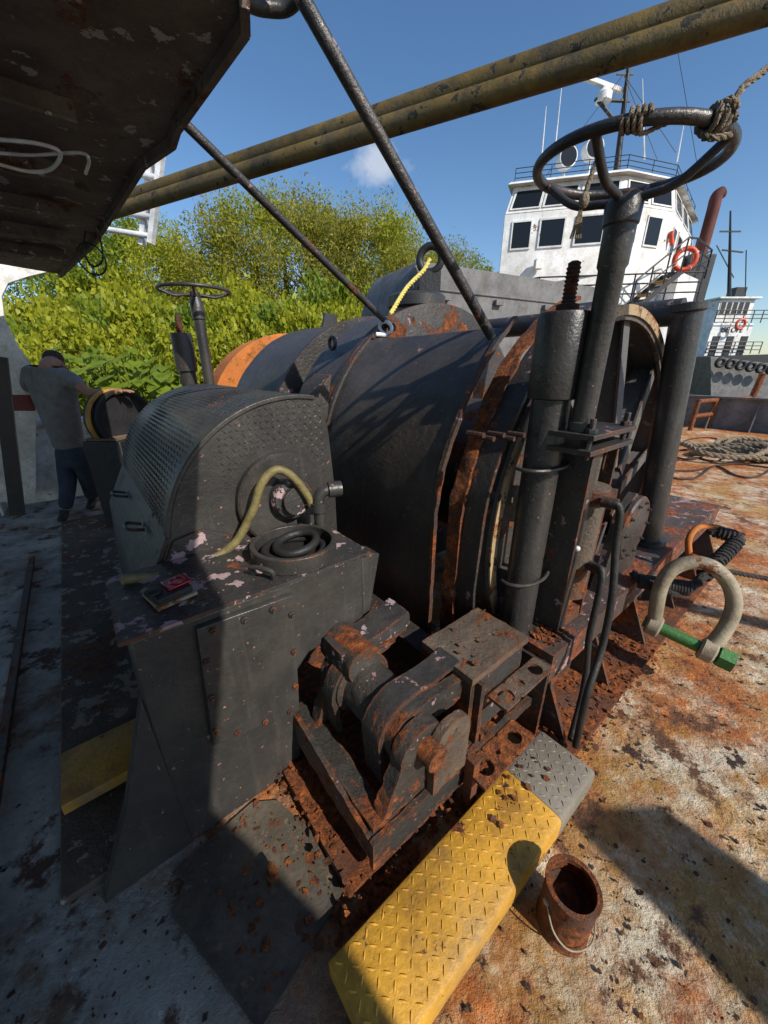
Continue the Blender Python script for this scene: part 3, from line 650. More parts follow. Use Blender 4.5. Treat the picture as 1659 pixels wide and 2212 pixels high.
# ================= STEPS
def step(s0,s1,t0,t1,z,m,loz=True,th=.10):
    pr=[(t0,z-th),(t0,z-.018),(t0+.006,z-.006),(t0+.02,z),(t1-.02,z),(t1-.006,z-.006),(t1,z-.018),(t1,z-th)]
    m.prism([W(s0,a,b) for a,b in pr],E1*(s1-s0))
    if loz:
        ni=int((s1-s0)/.031); nj=int((t1-t0-.03)/.031)
        for i in range(ni):
            for j in range(nj):
                m.loz(W(s0+.02+i*(s1-s0-.04)/max(1,ni-1),t0+.027+j*(t1-t0-.054)/max(1,nj-1),z),(E1+E2*(1 if (i+j)%2 else -1)).normalized(),UP,.029,.0085,.0038)
ST=thing('deck_step','long yellow diamond plate step on the deck beside the paint can','step',W(.75,.37,0))
part('step_tread','yellow',ST,lambda m:step(.2,1.06,.25,.5,.125,m),label='worn yellow tread')
part('step_end','greyplate',ST,lambda m:step(1.062,1.34,.25,.5,.125,m),label='bare grey far end of the step')
for a_ in (.24,1.27): part('step_leg','rust',ST,lambda m:m.bx(a_,a_+.04,.28,.47,0,.03))
st2=part('deck_step','yellow',None,lambda m:step(-.40,-.02,1.50,1.785,.11,m,False,.05)); tag(st2,'short yellow step tucked behind the black tank at left','step')
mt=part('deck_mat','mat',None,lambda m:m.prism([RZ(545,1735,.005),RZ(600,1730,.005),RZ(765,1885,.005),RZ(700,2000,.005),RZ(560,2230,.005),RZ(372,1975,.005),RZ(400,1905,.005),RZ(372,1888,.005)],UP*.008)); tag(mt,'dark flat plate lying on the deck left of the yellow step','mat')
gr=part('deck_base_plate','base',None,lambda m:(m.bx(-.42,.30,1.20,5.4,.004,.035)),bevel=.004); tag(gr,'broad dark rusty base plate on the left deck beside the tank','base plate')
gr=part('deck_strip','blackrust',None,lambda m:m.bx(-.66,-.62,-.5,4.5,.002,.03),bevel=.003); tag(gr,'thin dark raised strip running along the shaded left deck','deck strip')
pdst=part('winch_foundation','rust',None,lambda m:(m.bx(.34,1.25,.60,1.12,.036,.06),m.bx(.45,1.2,1.13,3.9,.036,.05)),lump=.014); tag(pdst,'flaking rusty foundation plate under the brake linkage','foundation plate')
def flakes(mb,n,areas,seed,smax):
    r=random.Random(seed)
    for i in range(n):
        s0,s1,t0,t1,z=r.choice(areas); s=r.uniform(s0,s1); t=r.uniform(t0,t1); q=r.random()**3*smax+.003
        c=W(s,t,z+.003+r.random()*.006); k=r.randint(4,6); a0=r.uniform(0,6); tilt=V(r.uniform(-.5,.5),r.uniform(-.5,.5),1).normalized()
        a=tilt.cross(V(1,0,0)).normalized(); b=tilt.cross(a)
        mb.prism([c+(a*math.cos(a0+2*PI*j/k)+b*math.sin(a0+2*PI*j/k))*q*r.uniform(.6,1.2) for j in range(k)],UP*.003)
A_=[(.3,1.1,.55,1.15,.06),(.3,1.1,.55,1.15,.06),(.25,.6,.5,.62,.01),(.9,1.4,.62,.7,.24),(1.35,2.5,.3,.6,.03),(1.35,2.5,.3,.6,.03),(.0,.45,.55,1.1,.008),(.5,1.,.9,1.4,.06),(.3,1.2,.5,.62,.01),(1.45,1.6,.56,.68,.5)]
fl=MB(); flakes(fl,1900,A_,4,.018); flakes(fl,26,[(.85,1.2,.36,.48,.127)],5,.014); flakes(fl,14,[(.95,1.3,.64,.85,.615)],6,.014)
flo=build(fl,'rust_flakes','rust',smooth=False,recalc=False); tag(flo,'loose rust flakes scattered around the winch base','rust flakes',kind='stuff')
fl=MB(); flakes(fl,1600,[(.3,3.2,-1.2,.35,0),(.3,3.2,-1.2,.35,0),(-1.2,-.1,.2,1.1,0),(-1.6,-.7,1.,3.,0)],9,.009)
flo=build(fl,'paint_chips','darkrust',smooth=False,recalc=False); tag(flo,'small dark chips of paint strewn over the deck','paint chips',kind='stuff')
bo=part('loose_bolt','rust',None,lambda m:(m.lathe(RZ(590,1895,.012),UP,[(.02,0),(.02,.03),(.012,.031),(.012,.07)],8))); tag(bo,'rusty bolt standing on the dark flat plate','bolt')

# ================= PAINT CAN
pc=RZ(1212,1992,0)
PCN=thing('paint_can','rusty open paint can with wire handle standing by the yellow step','paint can',pc)
part('can_body','rust',PCN,lambda m:m.lathe(pc,UP,[(.074,.002),(.078,.0),(.078,.01),(.075,.014),(.076,.20),(.080,.207),(.080,.217),(.066,.217),(.064,.202),(.072,.195),(.072,.02),(.0,.02)],48))
part('can_contents','darkrust',PCN,lambda m:m.lathe(pc+UP*.021,UP,[(.070,0),(.070,.13),(.05,.11),(.03,.12),(.0,.10)],32),lump=.02)
part('wire_handle','galv',PCN,lambda m:m.tube(cr([pc+V(-.077,-.01,.15),pc+V(-.066,-.06,.10),pc+V(-.02,-.086,.065),pc+V(.045,-.075,.07),pc+V(.072,-.035,.11),pc+V(.079,-.0,.155)],8),.0026,8))
part('can_lug','galv',PCN,lambda m:(m.sphere(pc+V(-.076,-.01,.15),.010)))
# ================= SHACKLE
YS=1.72
SH=thing('bow_shackle','big grey bow shackle with green pin hanging at the winch frame','shackle',RY(1480,1400,YS))
bp2=[(1412,1350,1.74),(1418,1310,1.75),(1428,1265,1.76),(1452,1230,1.76),(1495,1215,1.74),(1540,1225,1.70),(1575,1262,1.66),(1585,1310,1.62),(1565,1360,1.59),(1528,1405,1.57)]
bowpts=[RY(*q) for q in bp2]
pv=(bowpts[-1]-bowpts[0]).normalized()
part('shackle_bow','galv',SH,lambda m:(m.tube(cr(bowpts,8),[.036]*73,16),m.lathe(bowpts[0]-pv*.035,pv,[(.05,0),(.062,.01),(.062,.06),(.05,.07)],24),m.lathe(bowpts[-1]-pv*.035,pv,[(.05,0),(.062,.01),(.062,.06),(.05,.07)],24)))
part('shackle_pin','green',SH,lambda m:m.tube([bowpts[0]-pv*.05,bowpts[-1]+pv*.09],.034,20))
part('pin_nut','green',SH,lambda m:m.lathe(bowpts[-1]+pv*.045,pv,[(.058,0),(.058,.065),(.03,.07)],6))
def wrap(mb,p,q,r0,turns,rr=.011):
    d=(q-p).normalized(); a=d.cross(UP).normalized(); b=d.cross(a); n=turns*12; pp=[]
    for i in range(n+1): f=i/n; x=2*PI*turns*f; pp.append(p.lerp(q,f)+(a*math.cos(x)+b*math.sin(x))*r0)
    mb.tube(pp,rr,6)
rp=MB(); rope(rp,cr([RY(1368,1238,1.95),RY(1395,1262,1.84),RY(1440,1278,1.78),RY(1485,1272,1.76),RY(1515,1250,1.78),RY(1550,1212,1.85),RY(1585,1178,1.95),RY(1600,1160,2.02),RY(1575,1150,2.08),RY(1530,1148,2.1)]),.026)
wrap(rp,RY(1380,1255,1.88),RY(1492,1272,1.755),.034,18); wrap(rp,RY(1520,1243,1.79),RY(1590,1172,1.96),.032,13)
wrap(rp,RY(1545,1148,2.1),RY(1592,1162,2.03),.03,5)
ro=build(rp,'lashing_rope','darkrope'); tag(ro,'black lashing rope holding the big shackle to the frame','rope')
rg=part('frame_ring','rustorange',None,lambda m:m.tube(cr([RY(1490,1210,2.02),RY(1488,1165,2.06),RY(1512,1138,2.1),RY(1560,1143,2.1),RY(1572,1165,2.05)],6),.018,10)); tag(rg,'rusty orange bent bar ring at the frame behind the shackle','ring')
r2=MB(); rope(r2,cr([RY(1560,1232,1.95),RY(1620,1243,2.0),RY(1720,1262,2.05)]),.016); tag(build(r2,'deck_rope','darkrope'),'dark rope leading right from the shackle out of frame','rope')

# ================= OVERHEAD
zc=2.6; SO=SUNV*(zc/SUNV.z)
def shade_pt(x,y): return V(x+SO.x,y+SO.y,zc)  # plate corner sunward of a deck point, so its shadow edge lands there
op=[RZ(525,-25,zc),RZ(528,40,zc),RZ(380,262,zc),RZ(370,298,zc),RZ(305,345,zc),RZ(255,430,zc),RZ(200,520,zc),RZ(128,592,zc),RZ(-60,560,zc),RZ(-300,560,zc),V(-9,-6,zc),V(6,-6,zc),shade_pt(2.2,-1.2),shade_pt(1.7,.2),shade_pt(1.38,.72),shade_pt(1.18,.95),shade_pt(.92,.94),shade_pt(.80,.86),shade_pt(.92,.68),shade_pt(1.10,.40),shade_pt(1.1,.1),shade_pt(.7,-.1),shade_pt(.3,.1),shade_pt(.03,.40),shade_pt(-.196,.63),shade_pt(-.466,.811),shade_pt(-.75,.983)]  # outline beyond the visible edge is added, shaped to shade the deck
OH=thing('deck_overhang','pale peeling underside of the upper deck overhang at top left, extended unseen for shade','deck overhang',RZ(100,200,zc))
part('overhang_shade_plate','overhead',OH,lambda m:m.prism(op,UP*.04),smooth=False)
part('edge_flange','overhead',OH,lambda m:[m.bar(op[i]-UP*.015,op[i+1]-UP*.015,.025,.04) for i in range(0,7)])
for t_ in (1.5,2.1,2.7,3.3,3.9,4.5): part('deck_beam','overhead',OH,lambda m:(m.bx(-4,.25,t_,t_+.015,zc-.07,zc-.002),m.bx(-4,.25,t_-.03,t_+.045,zc-.08,zc-.07)))
part('deck_beam','overhead',OH,lambda m:m.bx(-.5,-.47,.6,5,zc-.06,zc-.003))
part('conduit','alu',OH,lambda m:(m.tube(cr([RZ(-20,300,zc-.10),RZ(80,310,zc-.11),RZ(130,330,zc-.12),RZ(110,365,zc-.12),RZ(60,370,zc-.11),RZ(-20,350,zc-.10)]),.007,8),m.tube(cr([RZ(-10,330,zc-.10),RZ(70,335,zc-.11),RZ(170,330,zc-.11),RZ(192,345,zc-.13),RZ(185,375,zc-.13)]),.006,8)),label='looped pale cables under the overhang')
part('hanging_wire','rubber',OH,lambda m:(m.tube(cr([RZ(185,500,2.5),RY(180,540,2.9),RY(200,575,2.9),RY(222,560,2.9),RY(215,510,2.9),RZ(205,490,2.5)]),.006,6),m.torus(RY(198,560,2.92),V(0,1,.2),.09,.005,24,6)))
cp=part('curved_pipe','black',None,lambda m:m.tube(cr([RZ(480,-30,2.62),RZ(540,8,2.63),RZ(580,18,2.64),RZ(620,16,2.65),RZ(655,-15,2.66)]),.018,12)); tag(cp,'short curved black pipe at the top edge above the rods','pipe')
r1a=RZ(655,0,2.62); r1b=RT(1062,728,1.1); r1=part('diagonal_rod','blackchip',None,lambda m:m.tube([r1a+(r1a-r1b)*.12,r1b],.021,16)); tag(r1,'thick black diagonal rod running from the top down to the drum cover','rod')
r2a=RZ(378,246,2.6); r2b=RT(845,706,2.10); r2_=part('diagonal_rod','blackchip',None,lambda m:(m.tube([r2a,r2b],.0195,16),m.tube([r2b,r2b+(r2b-r2a).normalized()*.02],.028,12))); tag(r2_,'thinner black diagonal rod ending at the white shackle on the cover','rod')
ws=part('small_shackle','alu',None,lambda m:(m.torus(RT(833,708,2.08),E1+E2*.3,.05,.012,24,8,.7),m.tube([RT(812,722,2.08),RT(835,724,2.06)],.013,8))); tag(ws,'small white shackle where the thinner rod meets the cover','shackle')
pa=RY(1659,-8,1.72); pb=RY(235,450,3.44); dv=(pb-pa).normalized(); sd=dv.cross(UP).normalized()
BP=thing('boom_pipe','pair of long mossy yellow-black pipes crossing overhead','pipe pair',pa)
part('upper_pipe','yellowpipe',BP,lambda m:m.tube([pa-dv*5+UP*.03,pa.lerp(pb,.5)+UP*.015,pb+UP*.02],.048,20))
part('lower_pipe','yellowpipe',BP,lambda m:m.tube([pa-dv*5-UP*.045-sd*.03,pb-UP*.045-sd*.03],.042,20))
LD=thing('aluminium_ladder','silver aluminium ladder hanging beyond the overhang edge','ladder',RY(300,500,3.9))
la,lb=RY(350,322,3.9),RY(326,526,3.9); off=V(-.44,.0,.06)
for o_ in (V(0,0,0),V(-.11,.05,0),off): part('rail','alu',LD,lambda m:m.bar(la+o_,lb+o_,.04,.06,V(0,1,0)))
for k in range(5):
    f=.08+k*.21; p=la.lerp(lb,f); part('rung','alu',LD,lambda m:m.tube([p,p+off],.022,10))

# ================= WHITE FRAME LEFT, BULWARKS
wc=part('white_bracket_frame','white',None,lambda m:m.prism([RT(u,v,6.0) for u,v in [(-260,535),(0,552),(132,580),(60,598),(18,612),(4,640),(10,690),(40,750),(78,800),(78,1085),(-260,1085)]],E2*.06),bevel=.006); tag(wc,'white steel support frame with curved bracket at far left','support frame')
part('frame_stripe','redstripe',wc,lambda m:m.prism([RT(-260,850,5.995),RT(77,853,5.995),RT(77,888,5.995),RT(-260,885,5.995)],E2*.003))
stn=part('stanchion','tugblack',None,lambda m:(m.bar(RT(-2,770,4.6),RT(38,1110,4.6),.10,.10))); tag(stn,'dark leaning stanchion at the far left edge behind the person','stanchion')
def bul(m):
    m.bx(-4,.0,6.55,6.6,0,1.15); m.bx(0,15,6.55,6.6,0,1.0); m.bx(-4,15,6.48,6.66,1.0,1.06)
    for k in range(14): m.prism([W(-1+k*1.1,6.55,0),W(-1+k*1.1,6.2,0),W(-1+k*1.1,6.5,.95),W(-1+k*1.1,6.55,.95)],E1*.02)
bw=part('side_bulwark','white',None,bul); tag(bw,'white side bulwark behind the person and the winch','bulwark')
def bul2(m):
    m.bx(14.55,14.6,-8,6.5,0,.85); m.bx(14.45,14.68,-8,6.5,.85,.9)
    for k in range(12): m.prism([W(14.55,-5+k*.95,0),W(14.2,-5+k*.95,0),W(14.5,-5+k*.95,.8)],E2*.02)
bw2=part('stern_bulwark','grey',None,bul2); tag(bw2,'grey bulwark at the far right end of the rusty deck','bulwark')
ga,gb=RZ(905,563,2.95),RZ(1232,612,2.95); gd=(gb-ga); gn=V(-gd.y,gd.x,0).normalized()
SL=thing('steel_bulkhead','long weathered grey steel box wall behind the winch','steel box',V(ga.x,ga.y,0))
part('plate','grey',SL,lambda m:m.prism([V(ga.x,ga.y,0)-gd*.09,V(gb.x,gb.y,0)+gd*.3,gb+gd*.3,ga,ga-gd*.05-UP*.18,ga-gd*.09-UP*.5],gn*1.2),bevel=.01)
for f_ in (.12,.45,.8):
    q_=ga+gd*f_-UP*.42; part('small_lug','grey',SL,lambda m:m.box(q_,gd.normalized()*.14,-gn*.07,UP*.07),bevel=.004)
part('weld_seam','grey',SL,lambda m:m.tube([ga-UP*.30-gn*.01,gb-UP*.30-gn*.01+gd*.2],.012,6))
pe=RY(930,560,5.3)
pd=part('pad_eye','tugblack',None,lambda m:(m.torus(pe,V(.3,1,0),.135,.045,36,12),m.wb(pe.x-.13,pe.x+.13,pe.y-.05,pe.y+.05,pe.z-.5,pe.z-.13))); tag(pd,'big black round eye standing above the drum covers','pad eye')
bt=RY(900,643,5.2)
bto=part('bollard','black',None,lambda m:m.lathe(V(bt.x,bt.y,0),UP,[(.28,0),(.28,bt.z-.13),(.35,bt.z-.11),(.35,bt.z-.0),(.31,bt.z+.03),(0,bt.z+.03)],32)); tag(bto,'dark round bollard cap behind the drum covers','bollard')
yr=MB(); rope(yr,cr([pe+V(-.02,-.1,-.02),pe+V(-.10,-.2,-.16),RY(880,620,4.8),RY(850,668,4.4),RY(843,680,4.3)]),.024); tag(build(yr,'yellow_rope','yrope'),'yellow twisted rope hanging from the black eye','rope')

# sheave near person
sc_=RY(268,905,4.35)
SV=thing('sheave_wheel','black sheave wheel with yellow rim beside the person','sheave',V(sc_.x,sc_.y,0))
part('wheel','tugblack',SV,lambda m:m.lathe(sc_-E1*.06,E1*.5-E2*.9,[(.02,0),(.26,0),(.30,-.05),(.33,-.05),(.33,.17),(.30,.17),(.26,.12),(.02,.12)],48))
part('rim','yellow',SV,lambda m:m.ring(sc_-E1*.06-E2*.06,E1*.5-E2*.9,.34,.322,.06,56))
part('stand','tugblack',SV,lambda m:(m.wb(sc_.x-.20,sc_.x+.2,sc_.y-.45,sc_.y+.1,.0,.96)),bevel=.01)
part('stand_top','wood',SV,lambda m:(m.wb(sc_.x-.18,sc_.x+.16,sc_.y-.42,sc_.y-.1,.964,.98)))

# ================= PERSON
def skin(name,J,edges,root,mat,parent,sub=2):
    o0=ORG[parent.name]; names=list(J); idx={n:i for i,n in enumerate(names)}
    me=bpy.data.meshes.new(name); me.from_pydata([J[n][0]*K-o0 for n in names],[(idx[a],idx[b]) for a,b in edges],[])
    ob=bpy.data.objects.new(name,me); C.objects.link(ob); ob.parent=parent; ORG[ob.name]=o0
    md=ob.modifiers.new('Skin','SKIN'); md.use_smooth_shade=True
    for i,n in enumerate(names):
        r=J[n][1]; r=r if isinstance(r,tuple) else (r,r)
        me.skin_vertices[0].data[i].radius=(r[0]*K,r[1]*K); me.skin_vertices[0].data[i].use_root=(n==root)
    ms=ob.modifiers.new('Sub','SUBSURF'); ms.levels=sub; ms.render_levels=sub
    me.materials.append(M[mat]); return ob
f1=RZ(146,1118,0); f2=RZ(204,1092,0)
PR=thing('person','person in grey t-shirt and jeans leaning a hand on the sheave','person',(f1+f2)/2)
pel=RY(150,962,4.45); sp1=RY(134,905,4.42); chs=RY(112,838,4.38); nk=RY(98,792,4.38)
shL=RY(66,806,4.42); shR=RY(144,812,4.34); elR=RY(192,850,4.2); wrR=RY(248,848,4.22); hdR=RY(266,845,4.22)
elL=RY(56,870,4.55); wrL=RY(66,930,4.7)
hdc=nk+V(-.05,.19,.03); hdt=hdc+V(-.02,.11,.08)
J={'pel':(pel,.10),'sp1':(sp1,.11),'chs':(chs,.12),'nk':(nk,.068),'hd0':(nk+V(-.03,.09,.03),.08),'hdc':(hdc,(.10,.11)),'hdt':(hdt,.085),
 'shR':(shR,.060),'elR':(elR,.052),'foR':(elR.lerp(wrR,.35),.053),'wrR':(wrR,.034),'plR':(hdR,(.045,.022)),
 'shL':(shL,.060),'elL':(elL,.052),'wrL':(wrL,.034),'plL':(wrL+V(.02,.03,-.09),.036)}
E=[('pel','sp1'),('sp1','chs'),('chs','nk'),('nk','hd0'),('hd0','hdc'),('hdc','hdt'),('chs','shR'),('shR','elR'),('elR','foR'),('foR','wrR'),('wrR','plR'),('chs','shL'),('shL','elL'),('elL','wrL'),('wrL','plL')]
hd_=(hdR-wrR).normalized(); hs_=V(0,1,0)
for i,(o_,L) in enumerate([(-.036,.075),(-.013,.09),(.011,.085),(.034,.068)]):
    b=hdR+hs_*o_+hd_*.03; J[f'fa{i}']=(b,.012); J[f'fb{i}']=(b+hd_*L*.55-UP*.008,.0105); J[f'fc{i}']=(b+hd_*L-UP*.03,.008); E+=[('plR',f'fa{i}'),(f'fa{i}',f'fb{i}'),(f'fb{i}',f'fc{i}')]
J['ta']=(hdR-hs_*.045-hd_*.01,.013); J['tb']=(hdR-hs_*.075+hd_*.035-UP*.01,.010); E+=[('plR','ta'),('ta','tb')]
bd=skin('body',J,E,'pel','skin',PR)
sh_={'hem':(pel-UP*.06,(.185,.16)),'pel':(pel+UP*.06,(.175,.15)),'sp1':(sp1,(.18,.155)),'chs':(chs,(.20,.165)),'nk':(nk-UP*.02,(.10,.09)),'sR':(shR,.095),'uR':(shR.lerp(elR,.70),.078),'sL':(shL,.095),'uL':(shL.lerp(elL,.70),.078)}
skin('t_shirt',sh_,[('hem','pel'),('pel','sp1'),('sp1','chs'),('chs','nk'),('chs','sR'),('sR','uR'),('chs','sL'),('sL','uL')],'sp1','shirt',PR)
hipL=pel+V(-.095,0,-.22); hipR=pel+V(.095,0,-.22)
knL=f1.lerp(hipL,.52)+V(.02,-.02,0); knR=f2.lerp(hipR,.52)+V(.02,-.02,.0)
jn={'w':(pel+UP*.05,(.150,.13)),'pel':(pel-UP*.09,(.180,.155)),'hl':(hipL,.120),'kl':(knL,.088),'al':(f1+UP*.10,.075),'hr':(hipR,.120),'kr':(knR,.088),'ar':(f2+UP*.10,.075)}
skin('jeans',jn,[('w','pel'),('pel','hl'),('hl','kl'),('kl','al'),('pel','hr'),('hr','kr'),('kr','ar')],'pel','denim',PR)
for ft in (f1,f2):
    skin('boot',{'a':(ft+UP*.10,.055),'b':(ft+V(0,-.03,.045),.05),'c':(ft+V(.05,-.12,.04),(.05,.04)),'d':(ft+V(.075,-.19,.035),(.04,.032))},[('a','b'),('b','c'),('c','d')],'b','boot',PR)
part('hair','hair',PR,lambda m:m.lathe(hdc+V(-.012,.015,.03),V(-.12,.55,1),[(.001,.118),(.05,.11),(.08,.085),(.100,.04),(.103,-.01),(.09,-.045)][::-1],20),lump=.012)
for x_ in (.10,-.115): part('ear','skin',PR,lambda m:m.sphere(hdc+V(x_,.0,-.03),.026))

# ================= ROPE ON HANDWHEEL
hwn=V(-HTX,-HTY,1).normalized(); ha=hwn.cross(V(0,1,0)).normalized(); hb2=hwn.cross(ha)
def rimp(q): return HWC+(ha*math.cos(q)+hb2*math.sin(q))*HR_
def nearq(u,v):
    best=None
    for i in range(360):
        p=rimp(R(i))-EYE; d=p.y*CP-p.z*SP; uu=829.5+798*p.x/d; vv=1106-798*(p.y*SP+p.z*CP)/d
        e=(uu-u)**2+(vv-v)**2
        if best is None or e<best[0]: best=(e,R(i))
    return best[1]
kn=MB(); q0=nearq(1545,268)
for j in range(6):
    q=q0+(j-2.5)*.042; c0=rimp(q); tg=(rimp(q+.01)-rimp(q-.01)).normalized(); a=tg.cross(UP).normalized(); b=tg.cross(a)
    rope(kn,[c0+(a*math.cos(x)+b*math.sin(x))*(.023+.004*math.sin(j*2.1))+tg*.012*math.sin(x*.5+j) for x in [k*2*PI/14 for k in range(15)]],.0065)
c0=rimp(q0)
rope(kn,cr([c0+V(-.02,0,-.03),c0+V(.03,.02,.0),RY(1600,195,c0.y+.01),RY(1659,147,c0.y+.04),RY(1900,-40,c0.y+.2)]),.0085)
rope(kn,cr([c0+V(.03,-.02,-.035),c0+V(-.02,-.02,-.04),c0+V(-.03,.02,.0),c0+V(0,-.02,.03),c0+V(.03,-.02,.015)]),.0075)
tag(build(kn,'tied_rope','rope'),'tan rope knotted on the large handwheel rim leading up right','rope')
kn=MB(); q1=nearq(1372,268)
for j in range(4):
    q=q1+(j-2)*.05; c0=rimp(q); tg=(rimp(q+.01)-rimp(q-.01)).normalized(); a=tg.cross(UP).normalized(); b=tg.cross(a)
    rope(kn,[c0+(a*math.cos(x)+b*math.sin(x))*.022+tg*.02*x/6 for x in [k*2*PI/14 for k in range(15)]],.0055)
c0=rimp(q1); rope(kn,cr([c0+V(0,0,-.02),c0+V(.03,.0,-.025),c0+V(.07,.0,-.01),rimp(nearq(1480,257))]),.006)
tag(build(kn,'tied_rope','rope'),'short tan rope wound round the handwheel rim near the mast','rope')
kn=MB(); c1=RY(1290,345,1.44); rope(kn,cr([c1,c1+V(-.015,0,-.06),c1+V(-.025,0,-.12)]),.0075); kn.sphere(c1+V(-.02,0,-.10),.015,10,1.6)
for j in range(5): kn.tube([c1+V(-.025,0,-.11),c1+V(-.045+.008*j,0,-.20)],.003,5)
tag(build(kn,'hanging_rope_end','rope'),'frayed rope end hanging inside the large handwheel','rope')

# ================= RIGHT DECK CLUTTER
rc=MB(); r=random.Random(5)
for k in range(9):
    u=r.uniform(1550,1680); v=r.uniform(962,985); c0=RZ(u,v,.06+.05*(k%3)); rr=r.uniform(.35,.75)
    pp=[c0+V(math.cos(a)*rr*(1+.15*math.sin(3*a+k)),math.sin(a)*rr*.8,.05*math.sin(2*a+k)+.04) for a in [i*2*PI/30 for i in range(31)]]
    rope(rc,pp,.05)
tag(build(rc,'rope_pile','rope'),'heap of thick grey-tan mooring rope on the right side deck','rope pile')
for k in range(6):
    pts=cr([RZ(1440+r.uniform(-10,20),960+k*14,.02)]+[RZ(1500+j*45,955+k*13+r.uniform(-14,14),.02) for j in range(5)])
    o=part('wire_rope','darkrust',None,lambda m:m.tube(pts,.016,6)); tag(o,'rusty wire rope lying on the deck behind the frame post','wire rope','wire ropes on the right deck')
def rrail(m):
    a=RZ(1490,930,0); b=RZ(1600,915,0)
    for f in (0,.33,.66,1.0): p=a.lerp(b,f); m.tube([p,p+UP*.85],.06,10)
    for z in (.4,.8): m.tube([a+UP*z,b+UP*z],.06,10)
    m.tube([b,b+UP*1.5+V(.15,0,0)],.09,12)
o=part('pipe_rack','rust',None,rrail); tag(o,'red-brown rusty pipe rack in front of the far bulwark','pipe rack')

# ================= TUG
TG=thing('tugboat','white tugboat with tall wheelhouse moored beyond the winch','tugboat',V(8,14,-1.3))
P=[V(3.50,13.15,0),V(6.47,12.35,0),V(8.3,12.95,0),V(11.2,16.0,0),V(11.0,19,0),V(6.0,19,0),V(4.6,15.5,0)]
def polyprism(m,pts,z0,z1,inset=0,cen=V(7,15.5,0)):
    n=len(pts); a=[p+UP*z0 for p in pts]; b=[cen.lerp(p,1-inset)+UP*z1 for p in pts]
    m.add(a+b,[tuple(range(n))[::-1],tuple(range(n,2*n))]+[(i,(i+1)%n,n+(i+1)%n,n+i) for i in range(n)])
WH=part('wheelhouse','tugwhite',TG,lambda m:(polyprism(m,P,3.4,5.80),polyprism(m,P,5.80,6.5,.07),),bevel=.02)
part('roof','tugwhite',TG,lambda m:polyprism(m,P,6.5,6.58,.03),bevel=.01)
def win(A,B,z0,z1,u0,u1,zl,zh,par,ins=0):
    cen=V(7,15.5,0)
    A0,B0=A+UP*z0,B+UP*z0; A1,B1=cen.lerp(A,1-ins)+UP*z1,cen.lerp(B,1-ins)+UP*z1
    def q(u,z): f=(z-z0)/(z1-z0); return A0.lerp(B0,u).lerp(A1.lerp(B1,u),f)
    n=(B0-A0).cross(A1-A0).normalized()
    if n.dot(EYE-A0)<0: n=-n
    c=[q(u0,zl),q(u1,zl),q(u1,zh),q(u0,zh)]; ce=sum(c,Vector())/4
    fo=[ce+(p-ce)*1.14 for p in c]
    m=MB(); k=n*.03
    m.add([p+n*.004 for p in fo]+[p+k for p in fo]+[p+k for p in c]+[p+n*.004 for p in c],[(0,1,5,4),(1,2,6,5),(2,3,7,6),(3,0,4,7)]+[(4+i,4+(i+1)%4,8+(i+1)%4,8+i) for i in range(4)]+[(8+i,8+(i+1)%4,12+(i+1)%4,12+i) for i in range(4)])
    o=build(m,'window','tugwhite',par)
    part('pane','glass',o,lambda mm:mm.prism([p+n*.006 for p in c],n*.008))
for u0,u1 in ((.09,.25),(.34,.54),(.65,.87)): win(P[0],P[1],3.4,5.8,u0,u1,4.95,5.58,TG)
for u0,u1 in ((.05,.29),(.34,.60),(.66,.95)): win(P[0],P[1],5.8,6.5,u0,u1,5.92,6.36,TG,.07)
for u0,u1 in ((.10,.32),(.52,.78)): win(P[1],P[2],3.4,5.8,u0,u1,4.95,5.60,TG)
for u0,u1 in ((.08,.45),(.55,.92)): win(P[1],P[2],5.8,6.5,u0,u1,5.92,6.36,TG,.07)
for u0,u1 in ((.05,.3),(.4,.62),(.7,.9)): win(P[2],P[3],5.8,6.5,u0,u1,5.9,6.36,TG,.07)
win(P[2],P[3],3.4,5.8,.08,.20,4.9,5.5,TG); win(P[2],P[3],3.4,5.8,.30,.46,4.3,5.5,TG)
Q=[V(3.0,14.6,0),V(4.6,12.7,0),V(8.9,12.0,0),V(10.6,14.2,0),V(12.4,19,0),V(4.0,20,0)]
part('deckhouse','tugwhite',TG,lambda m:polyprism(m,Q,1.0,3.4),bevel=.02)
part('side_house','tugwhite',TG,lambda m:m.prism([V(8.5,12.4,3.4),V(9.9,13.5,3.4),V(10.9,16.5,3.4),V(8.0,16.5,3.4)],UP*.85),bevel=.02)
part('red_stripe','redstripe',TG,lambda m:[m.bar(Q[i]+UP*3.2+(Q[i]-V(7,16,0)).normalized()*.01,Q[i+1]+UP*3.2+(Q[i+1]-V(7,16,0)).normalized()*.01,.05,.12) for i in range(2)])
part('hull','tugblack',TG,lambda m:polyprism(m,[V(7,16,0).lerp(p,1.08) for p in Q],-1.5,.6))
def railing(par,pts,z,h,nm='railing',mat='tugblack',step=.8,rr=.018):
    m=MB()
    for a,b in zip(pts,pts[1:]):
        L=(b-a).length; n=max(1,int(L/step))
        for f in (.35,.68,1.0): m.tube([a+UP*(z+h*f),b+UP*(z+h*f)],rr,6)
        for i in range(n+1): p=a.lerp(b,i/n); m.tube([p+UP*z,p+UP*(z+h)],rr,6)
    return build(m,nm,mat,par)
railing(TG,Q[:3],3.4,.75,rr=.022)
railing(TG,[V(8.7,12.3,0),V(10.0,13.4,0),V(11.0,16.5,0)],4.25,.75,rr=.022)
railing(TG,[V(7,15.5,0).lerp(p,.93) for p in P[:5]],6.58,.34,rr=.010)
s0_,s1_=V(6.75,11.45,3.05),V(8.0,11.65,4.05)
STR=part('stairway','tugblack',TG,lambda m:(m.bar(s0_,s1_,.04,.12),m.bar(s0_+V(-.12,.5,0),s1_+V(-.12,.5,0),.04,.12)))
